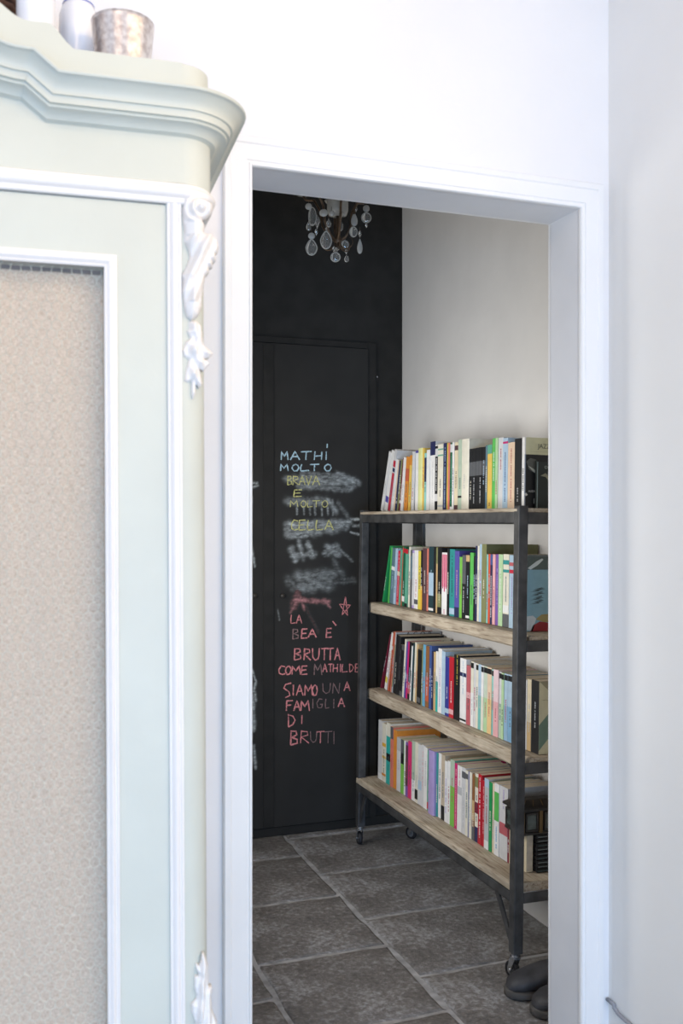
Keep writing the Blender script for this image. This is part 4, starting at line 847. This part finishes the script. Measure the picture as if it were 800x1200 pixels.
# vertical white bead moulding on the corner stile
t0, t1 = cab(195.5, 400)[0], cab(212.5, 400)[0]
def vert(t0, t1, name='stile_moulding'):
    w = t1-t0; pr = [(0, 0), (.005, 0), (.006, w*.15), (.0045, w*.2), (.008, w*.3), (.0095, w*.45), (.008, w*.6), (.005, w*.68), (.005, w*.75), (.007, w*.82), (.0065, w*.95), (0, w)]
    MB().sweep([((t0, 0, .22), (1, 0, 0), (0, -1, 0)), ((t0, 0, Zfl), (1, 0, 0), (0, -1, 0))], pr).build(name, M_cabwhite, cabinet, auto=True)
vert(t0, t1); vert(2*tC-t1, 2*tC-t0)
# narrow strip between the moulding and the column
MB().box(t0-.002, tR-.018, .0, .02, .22, Zfl+.002).build('stile', M_green, cabinet); MB().box(2*tC-tR+.018, 2*tC-t0+.002, .0, .02, .22, Zfl+.002).build('stile', M_green, cabinet)

# doors: framed screen of chicken wire over linen
si_, so_ = cab(121.5, 400)[0], cab(137, 400)[0]; zin = cab(121, 312.4, .002)[1]; zou = cab(137, 297.5, .002)[1]
zin2 = cab(0, 304, .002)[1]; print('screen top', zin, zin2)
zin = (zin+zin2)/2; zou = zin+(so_-si_)
def linen_mat():
    m = bpy.data.materials.new('natural_linen'); m.use_nodes = True; nt = m.node_tree; N = nt.nodes; L = nt.links
    b = N['Principled BSDF']; b.inputs['Roughness'].default_value = .95; b.inputs['Specular IOR Level'].default_value = .1
    tc = N.new('ShaderNodeTexCoord'); last = None; outs = []
    for sc in ((130, 1, 1100), (1100, 1, 170)):
        mp = N.new('ShaderNodeMapping'); mp.inputs['Scale'].default_value = sc; L.new(tc.outputs['Object'], mp.inputs[0])
        nz = N.new('ShaderNodeTexNoise'); nz.inputs['Scale'].default_value = 1.0; nz.inputs['Detail'].default_value = 2; L.new(mp.outputs[0], nz.inputs[0]); outs.append(nz)
    ad = N.new('ShaderNodeMath'); ad.operation = 'ADD'; L.new(outs[0].outputs[0], ad.inputs[0]); L.new(outs[1].outputs[0], ad.inputs[1])
    cr = N.new('ShaderNodeValToRGB'); cr.color_ramp.elements[0].position = .40; cr.color_ramp.elements[1].position = .62
    hf = N.new('ShaderNodeMath'); hf.operation = 'MULTIPLY'; hf.inputs[1].default_value = .5; L.new(ad.outputs[0], hf.inputs[0]); L.new(hf.outputs[0], cr.inputs[0])
    cr.color_ramp.elements[0].color = lin((176, 159, 142)); cr.color_ramp.elements[1].color = lin((216, 203, 187))
    L.new(cr.outputs[0], b.inputs['Base Color'])
    bp = N.new('ShaderNodeBump'); bp.inputs['Distance'].default_value = .0006; L.new(hf.outputs[0], bp.inputs['Height']); L.new(bp.outputs[0], b.inputs['Normal'])
    return m
M_linen = linen_mat()
M_wire = mat('dull_galvanised_wire', (206, 208, 196), .5, .2, amt=.1)
def door_leaf(flip):
    f = (lambda x: 2*tC-x) if flip else (lambda x: x)
    def bx(b, x0, x1, *r): a, c = f(x0), f(x1); return b.box(min(a, c), max(a, c), *r)
    xo = t0-.0015; xi = tC+.002; lo = .24; hi = Zfl-.002
    sl = tC+.002+(xo-si_)                    # left edge of the opening, mirrored stile width
    zl = .36
    b = MB(); bx(b, si_, xo, -.001, .02, lo, hi); bx(b, xi, sl, -.001, .02, lo, hi); bx(b, sl, si_, -.001, .02, zin, hi); bx(b, sl, si_, -.001, .02, lo, zl)
    d = b.build('door', M_green, cabinet)
    w = so_-si_
    pr = [(-.012, 0), (.006, 0), (.0075, w*.12), (.006, w*.22), (.009, w*.32), (.0105, w*.45), (.009, w*.58), (.0055, w*.66), (.0055, w*.74), (.007, w*.82), (.006, w*.96), (0, w)]
    cs = [(si_, zin, 1, 1), (si_, zl, 1, -1), (sl, zl, -1, -1), (sl, zin, -1, 1), (si_, zin, 1, 1)]
    MB().sweep([((f(x), 0, z), (nx*(-1 if flip else 1), 0, nz), (0, -1, 0)) for x, z, nx, nz in cs], pr, cap=False).build('screen_moulding', M_cabwhite, d, auto=True)
    # linen, gently gathered
    nx, nz = 60, 8; vs = []; fs = []
    for j in range(nz+1):
        for i in range(nx+1):
            x = sl-.01+(si_+.01-sl+.01)*i/nx; z = zl-.01+(zin-.006-zl+.01)*j/nz
            vs.append((f(x), .0215+.0012*sin(x*70)+.0008*sin(x*170+j), z))
    for j in range(nz):
        for i in range(nx): a = j*(nx+1)+i; fs.append((a, a+1, a+nx+2, a+nx+1))
    MB().add(vs, fs).build('linen_panel', M_linen, d, smooth=True)
    if not flip:
        bx(MB(), sl-.012, si_+.012, .0245, .028, zl-.012, zin+.012).build('backing', mat('dark_backing', (140, 126, 118), .9), d)
    # chicken wire
    cw = .01385; chh = .0131; r = .00038
    wire = MB(); e = set()
    def P(x, z): return (round(x, 5), round(z, 5))
    x = sl-cw; cols = int((si_-sl)/cw)+3; rows_ = int((zin-zl)/chh)+3
    for jr in range(rows_):
        for ic in range(cols):
            cx = sl-cw/2+ic*cw+(cw/2 if jr % 2 else 0); cz = zin+.006-jr*chh
            # vertical edge at the cell's left and the two upper slants
            segs = [((cx-cw/2, cz-chh*.30), (cx-cw/2, cz+chh*.30)), ((cx-cw/2, cz+chh*.30), (cx, cz+chh*.70)), ((cx, cz+chh*.70), (cx+cw/2, cz+chh*.30))]
            for a, c in segs:
                if min(a[0], c[0]) < sl-.002 or max(a[0], c[0]) > si_+.002 or min(a[1], c[1]) < zl-.002 or max(a[1], c[1]) > zin+.003: continue
                j = lambda p: .0045+.0008*sin(p[0]*300+p[1]*170)
                jx = lambda p: p[0]+.0006*sin(p[1]*400+p[0]*90)
                wire.tube([(f(jx(a)), j(a), a[1]), (f(jx(c)), j(c), c[1])], r*(1.4 if a[0] == c[0] else 1), 4, caps=False)
    w_ = wire.build('chicken_wire', M_wire, d); w_['kind'] = 'stuff'
door_leaf(False); door_leaf(True)

# carved appliques
def relief(name, outline, ox, oy, sc, hmax, step, flute, m, parent, w0=.0, back=.02):
    import numpy as np
    P = np.array(outline, float)
    x0, y0 = P.min(0)-step; x1, y1 = P.max(0)+step
    xs = np.arange(x0, x1+step, step); ys = np.arange(y0, y1+step, step)
    XX, YY = np.meshgrid(xs, ys)
    ins = np.zeros(XX.shape, bool); D = np.full(XX.shape, 1e9)
    n = len(P)
    for i in range(n):
        ax, ay = P[i]; bx_, by_ = P[(i+1) % n]
        c = ((ay > YY) != (by_ > YY)) & (XX < (bx_-ax)*(YY-ay)/(by_-ay+1e-9)+ax); ins ^= c
        dx, dy = bx_-ax, by_-ay; t = np.clip(((XX-ax)*dx+(YY-ay)*dy)/(dx*dx+dy*dy+1e-9), 0, 1)
        D = np.minimum(D, np.hypot(XX-ax-t*dx, YY-ay-t*dy))
    hgt = np.where(ins, np.sqrt(np.clip(D/(60*sc/4.6), 0, 1)), 0)
    hgt = hmax*hgt*(1+flute(XX, YY)*np.clip(D/15, 0, 1))
    idx = -np.ones(XX.shape, int); vs = []
    use = ins.copy(); g = np.zeros_like(ins); g[1:-1, 1:-1] = ins[1:-1, 1:-1] | ins[:-2, 1:-1] | ins[2:, 1:-1] | ins[1:-1, :-2] | ins[1:-1, 2:]
    for j in range(XX.shape[0]):
        for i in range(XX.shape[1]):
            if g[j, i]:
                idx[j, i] = len(vs); t, z = cab(ox+XX[j, i]/sc, oy+YY[j, i]/sc, .006); vs.append((t, -w0-hgt[j, i], z))
    nf = len(vs); vs += [(v[0], back, v[2]) for v in vs]; fs = []
    cnt = {}
    for j in range(XX.shape[0]-1):
        for i in range(XX.shape[1]-1):
            q = (idx[j, i], idx[j, i+1], idx[j+1, i+1], idx[j+1, i])
            if min(q) >= 0:
                q = tuple(int(a) for a in q); fs.append(q); fs.append(tuple(a+nf for a in reversed(q)))
                for k in range(4): e = (q[k], q[(k+1) % 4]); cnt[e] = 1
    for (a, b_) in list(cnt):
        if (b_, a) not in cnt: fs.append((a, a+nf, b_+nf, b_))
    return MB().add(vs, fs).build(name, m, parent, smooth=True)
import numpy as np
def fl1(X, Y): return .28*np.sin((X*.9+Y*.45)*.085)*(Y > 260)*(Y < 620)+.25*np.sin(np.hypot(X-255, Y-115)*.16)*(Y <= 190)
acanthus = [(160, 60), (200, 45), (270, 58), (318, 78), (324, 110), (312, 142), (285, 162), (262, 166), (278, 200), (272, 242), (312, 246), (345, 280), (353, 322), (345, 350), (336, 358), (338, 392), (318, 400), (322, 425), (300, 432), (300, 458), (278, 480), (270, 530), (262, 585), (258, 645), (240, 690), (205, 713), (180, 697), (165, 652), (160, 592), (150, 560), (158, 500), (152, 470), (180, 420), (198, 370), (190, 330), (170, 290), (170, 240), (160, 180), (157, 120)]
drop = [(195, 720), (230, 715), (255, 740), (262, 800), (270, 850), (322, 892), (300, 915), (270, 920), (302, 947), (270, 987), (245, 975), (262, 1060), (245, 1078), (226, 1050), (224, 1110), (210, 1142), (203, 1100), (205, 1040), (180, 1050), (165, 1042), (175, 980), (190, 925), (165, 910), (155, 880), (175, 830), (200, 810), (178, 770), (195, 760)]
relief('carved_scroll', acanthus, 180, 220, 4.617, .020, 4, fl1, M_cabwhite, cabinet, back=.012)
relief('carved_flower_drop', drop, 180, 220, 4.617, .013, 4, lambda X, Y: .45*np.sin(X*.09+1.0)*np.cos(Y*.05), M_cabwhite, cabinet, back=.012)
leafo = [(425, 225), (440, 260), (460, 320), (455, 400), (462, 460), (482, 448), (476, 520), (480, 600), (512, 690), (530, 800), (520, 1000), (480, 1300), (440, 1500), (380, 1400), (340, 1100), (350, 800), (372, 690), (345, 620), (342, 560), (375, 530), (382, 512), (365, 450), (368, 378), (400, 374), (380, 330), (377, 288), (396, 322), (408, 290)]
relief('carved_leaf', leafo, 160, 1080, 5.714, .014, 6, lambda X, Y: .35*np.sin((X-420+(Y-225)*.08)*.11), M_cabwhite, cabinet, back=.012)

# ------------------------------------------------------------------ things on top of the cabinet
ztop = Zc1-.0145
def on_top(px, dback):        # world XY on the cabinet top, dback behind its front, along the line of sight of px
    t, _ = cab(px, 0, -dback); p = CP+CN*dback+CU*t; return p.x, p.y
def M_merc():
    m = mat('mercury_glass', (226, 220, 216), .3, .6, amt=.3, scale=90, rgb2=(186, 174, 170), bump=.0005, bscale=60); return m
x, y = on_top(144, .16)
dd = x*S+y*C; rr = 36.5/F*dd; zrim = H+(HZ-10)/F*(dd-rr)
o = thing('votive_cup', 'speckled silver mercury glass cup standing on the armoire top', 'cup', (x, y, ztop+.0005))
hgt = zrim-ztop; k1 = rr
pr = [(0, .003), (k1*.55, .003), (k1*.62, .0), (k1*.66, .004), (k1*.74, hgt*.25), (k1*.86, hgt*.6), (k1*.985, hgt*.97), (k1, hgt), (k1*.985, hgt), (k1*.95, hgt*.96), (k1*.7, hgt*.25), (k1*.6, .01), (0, .01)]
MB().lathe(pr, n=48).build('cup', M_merc(), o, smooth=True)
def ceramic(px, half, dback, top, label, brim):
    x, y = on_top(px, dback); dd = x*S+y*C; R_ = half/F*dd; zr = H+(HZ-top)/F*(dd-R_)-ztop
    o = thing('ceramic_jar', label, 'jar', (x, y, ztop+.0005))
    MB().lathe([(0, 0), (R_*.85, 0), (R_*.95, .012), (R_, .05), (R_, zr*.8), (R_*.97, zr*.92), (R_*.8, zr*.985), (R_*.62, zr), (R_*.6, zr-.004), (R_*.75, zr*.96), (R_*.9, zr*.85), (R_*.9, .03), (0, .02)], n=48).build('body', mat('white_glaze', (236, 236, 240), .2, amt=.02, spec=.6), o, smooth=True)
    MB().lathe([(R_*.79, zr*.985), (R_*.82, zr*.99), (R_*.79, zr*.997), (R_*.76, zr*.992), (R_*.79, zr*.985)], n=48).build('rim_line', mat('blue_rim', brim, .3), o, smooth=True)
ceramic(42, 22, .12, -60, 'white ceramic jar on the armoire top nearest the basket', (140, 150, 200))
ceramic(92, 22.5, .24, -6, 'white ceramic jar with blue rim behind the silver cup', (120, 135, 200))
# wicker basket at the far left
x, y = on_top(-22, .20); dd = x*S+y*C
o = thing('wicker_basket', 'brown wicker basket standing on the armoire left of the white jars', 'basket', (x, y, ztop+.0005))
mw = mat('brown_wicker', (112, 74, 52), .7, amt=.3, scale=60, rgb2=(70, 44, 32)); R_ = 40/F*dd
for k in range(22):
    z = .006+k*.012; rad = R_*(.82+.18*min(1, k/12)); n = 36
    MB().tube([(rad*cos(2*pi*i/n)*(1+.035*(-1)**(i+k)), rad*sin(2*pi*i/n)*(1+.035*(-1)**(i+k)), z) for i in range(n)], .0062, 6, closed=True).build('withe', mw, o, smooth=True)
MB().lathe([(0, .002), (R_*.8, .002), (R_*.8, .010), (0, .010)], n=30).build('base', mw, o)

# ------------------------------------------------------------------ chandelier
CY = 3.1; cx = onY(395.5, 300, CY)[0]; dch = cx*S+CY*C
def cz(py): return H-(py-HZ)/F*dch
def cp(px, py, dy=0):         # photo position -> point dy nearer/farther than the chandelier's axis
    X, Z = onY(px, py, CY+dy); return Vector((X-cx, dy, Z))
ch = thing('crystal_chandelier', 'small bronze chandelier with hanging crystal drops before the black wall', 'chandelier', (cx, CY, 0))
M_bronze = mat('aged_bronze', (96, 78, 62), .4, .7, amt=.25, scale=40)
M_crys = mat('cut_crystal', (245, 245, 240), .04, 0, amt=.01, trans=.92, ior=1.5); M_frost = mat('milky_crystal', (200, 198, 190), .25, 0, amt=.08, trans=.45, ior=1.45)
zh = cz(284)
MB().lathe([(0, zh-.028), (.006, zh-.024), (.008, zh-.018), (.004, zh-.012), (.010, zh-.004), (.016, zh+.006), (.010, zh+.018), (.005, zh+.03), (.005, 2.72), (.012, 2.74), (.012, 2.76), (.004, 2.78), (.004, 2.96), (.03, 2.985), (.05, 3.0), (.05, 3.02), (0, 3.02)], n=20).build('stem', M_bronze, ch, smooth=True)
g = cz(254)
MB().lathe([(.012, g), (.03, g+.004), (.036, g+.02), (.036, g+.06), (.03, g+.085), (.022, g+.09), (.028, g+.084), (.033, g+.058), (.033, g+.022), (.028, g+.009), (.012, g+.005)], n=24).build('glass_cup', M_frost, ch, smooth=True)
for k in range(6):
    a = 2*pi*k/6+.35; ca, sa = cos(a), sin(a)
    pp = [(.008, zh+.004), (.03, zh+.018), (.055, zh+.06), (.062, zh+.11), (.085, zh+.15), (.115, zh+.155), (.125, zh+.17)]
    P = []
    for i in range(len(pp)-1):
        for j in range(4):
            u = j/4; P.append((pp[i][0]*(1-u)+pp[i+1][0]*u, pp[i][1]*(1-u)+pp[i+1][1]*u))
    P.append(pp[-1])
    MB().tube([(r*ca, r*sa, z) for r, z in P], .0042, 8).build('arm', M_bronze, ch, smooth=True)
    MB().tube([((.01+.022*(1-cos(u*4.2)))*ca, (.01+.022*(1-cos(u*4.2)))*sa, zh-.004-.02*sin(u*4.2)) for u in [i/12 for i in range(13)]], [.0028*(1-i/20) for i in range(13)], 6).build('curl', M_bronze, ch, smooth=True)
    MB().lathe([(0, zh+.168), (.02, zh+.172), (.026, zh+.18), (.018, zh+.178), (.009, zh+.178), (.009, zh+.25), (0, zh+.25)], (.125*ca, .125*sa, 0), 18).build('candle_cup', M_frost, ch, smooth=True)
px1 = dch/F
def pend(px, py, w, h_, kind, dy, m=None, rim_=False):
    c = cp(px, py, dy); w *= px1; h_ *= px1; n = 14; th = .35
    if kind == 'drop': pr = [(0, -.5), (.26, -.46), (.43, -.34), (.5, -.16), (.46, .02), (.32, .22), (.14, .40), (.04, .5), (0, .5)]
    elif kind == 'round': pr = [(0, -.5), (.3, -.4), (.47, -.18), (.5, 0), (.47, .18), (.3, .4), (0, .5)]
    else: pr = [(0, -.5), (.25, -.3), (.5, 0), (.32, .3), (0, .5)]
    b = MB(); vs = []; fs = []; mth = .4 if kind != 'slim' else .7
    for r, z in pr:
        for k in range(n):
            a = 2*pi*k/n; v = Vector((r*w*cos(a), r*w*mth*sin(a), z*h_)); v = Matrix.Rotation(-TH, 3, 'Z') @ v; vs.append(c+v)
    for i in range(len(pr)-1):
        for k in range(n): fs.append((i*n+k, i*n+(k+1) % n, (i+1)*n+(k+1) % n, (i+1)*n+k))
    o = b.add(vs, fs).build('crystal_drop', m or M_crys, ch)
    if rim_:
        ring = []
        for k in range(20):
            a = 2*pi*k/20
            if kind == 'drop':
                zz = sin(a)*.5; rr_ = abs(cos(a))*.5*(1-.42*max(0, sin(a))); ring.append((rr_*(1 if cos(a) > 0 else -1), zz))
            else: ring.append((.48*cos(a), .48*sin(a)))
        MB().tube([c+Matrix.Rotation(-TH, 3, 'Z') @ Vector((x_*w, -.2*w*mth, z_*h_)) for x_, z_ in ring], w*.07, 6, closed=True).build('cut_rim', M_frost, o, smooth=True)
    # hook wire
    top = c+Vector((0, 0, h_*.5)); MB().tube([top-Vector((0, 0, .002)), top+Vector((0, 0, .012))], .0007, 5).build('hook', M_bronze, o)
P_ = [(365, 290, 12.5, 18, 'drop', -.03), (382, 281.5, 12.5, 20, 'drop', -.05), (393, 301.5, 11, 11, 'round', -.02), (391.5, 292, 5, 8, 'slim', -.02), (394.5, 292.5, 4, 6, 'slim', -.02), (406, 303, 6, 9, 'drop', .03), (405.5, 295, 4, 7, 'slim', .03), (404, 287, 8.5, 10, 'round', .02),
 (421.5, 288.5, 6.5, 18, 'drop', -.02), (421.5, 274.5, 4, 9, 'slim', -.02), (415, 257, 8, 16, 'drop', -.04), (417, 245.5, 4, 7, 'slim', -.04), (414, 272, 9, 12, 'round', -.04), (429, 255.5, 11.5, 12, 'round', .0), (429, 244.5, 8, 9, 'round', .0), (429.2, 264.5, 3.5, 6, 'slim', .0),
 (361.5, 242, 8, 8, 'round', -.01), (366, 254, 9, 22, 'round', -.01), (371.5, 260, 7, 17, 'slim', .02), (361.5, 265, 6, 11, 'drop', .02), (365, 276.5, 8, 8, 'round', -.03), (370.5, 272, 4, 9, 'slim', 0), (379, 249.5, 10, 9, 'round', -.05), (385, 261.5, 6, 10, 'drop', -.05), (382.3, 268.5, 3, 5, 'slim', -.05), (398.5, 264, 7.5, 14, 'drop', .04), (388.5, 250, 7, 7, 'round', -.04), (400, 251, 6, 8, 'round', -.03)]
for i, (px, py, w, h_, kd, dy) in enumerate(P_): pend(px, py, w, h_, kd, dy, M_frost if i in (8, 10, 14, 16, 20, 22, 26) else M_crys, i in (0, 1, 2, 7, 13, 17, 12))

# unseen lamp body added to go with the warm ceiling light
o = thing('added_ceiling_lamp', 'flat round lamp added out of view on the front room ceiling', 'lamp', (-.45, .15, 2.9))
MB().lathe([(0, .0), (.2, .0), (.22, .03), (.22, .1), (0, .1)], n=32).build('lamp_shade', M_trim, o, smooth=True)

# labels must single each book out
seen = {}
for o in bpy.data.objects:
    if o.parent is None and 'label' in o.keys():
        l = o['label']
        if l in seen and o.get('category') != 'case': print('DUPLICATE', l)
        seen[l] = 1
        n = len(l.split())
        if n > 16 or n < 4: print('WORDS', n, l)
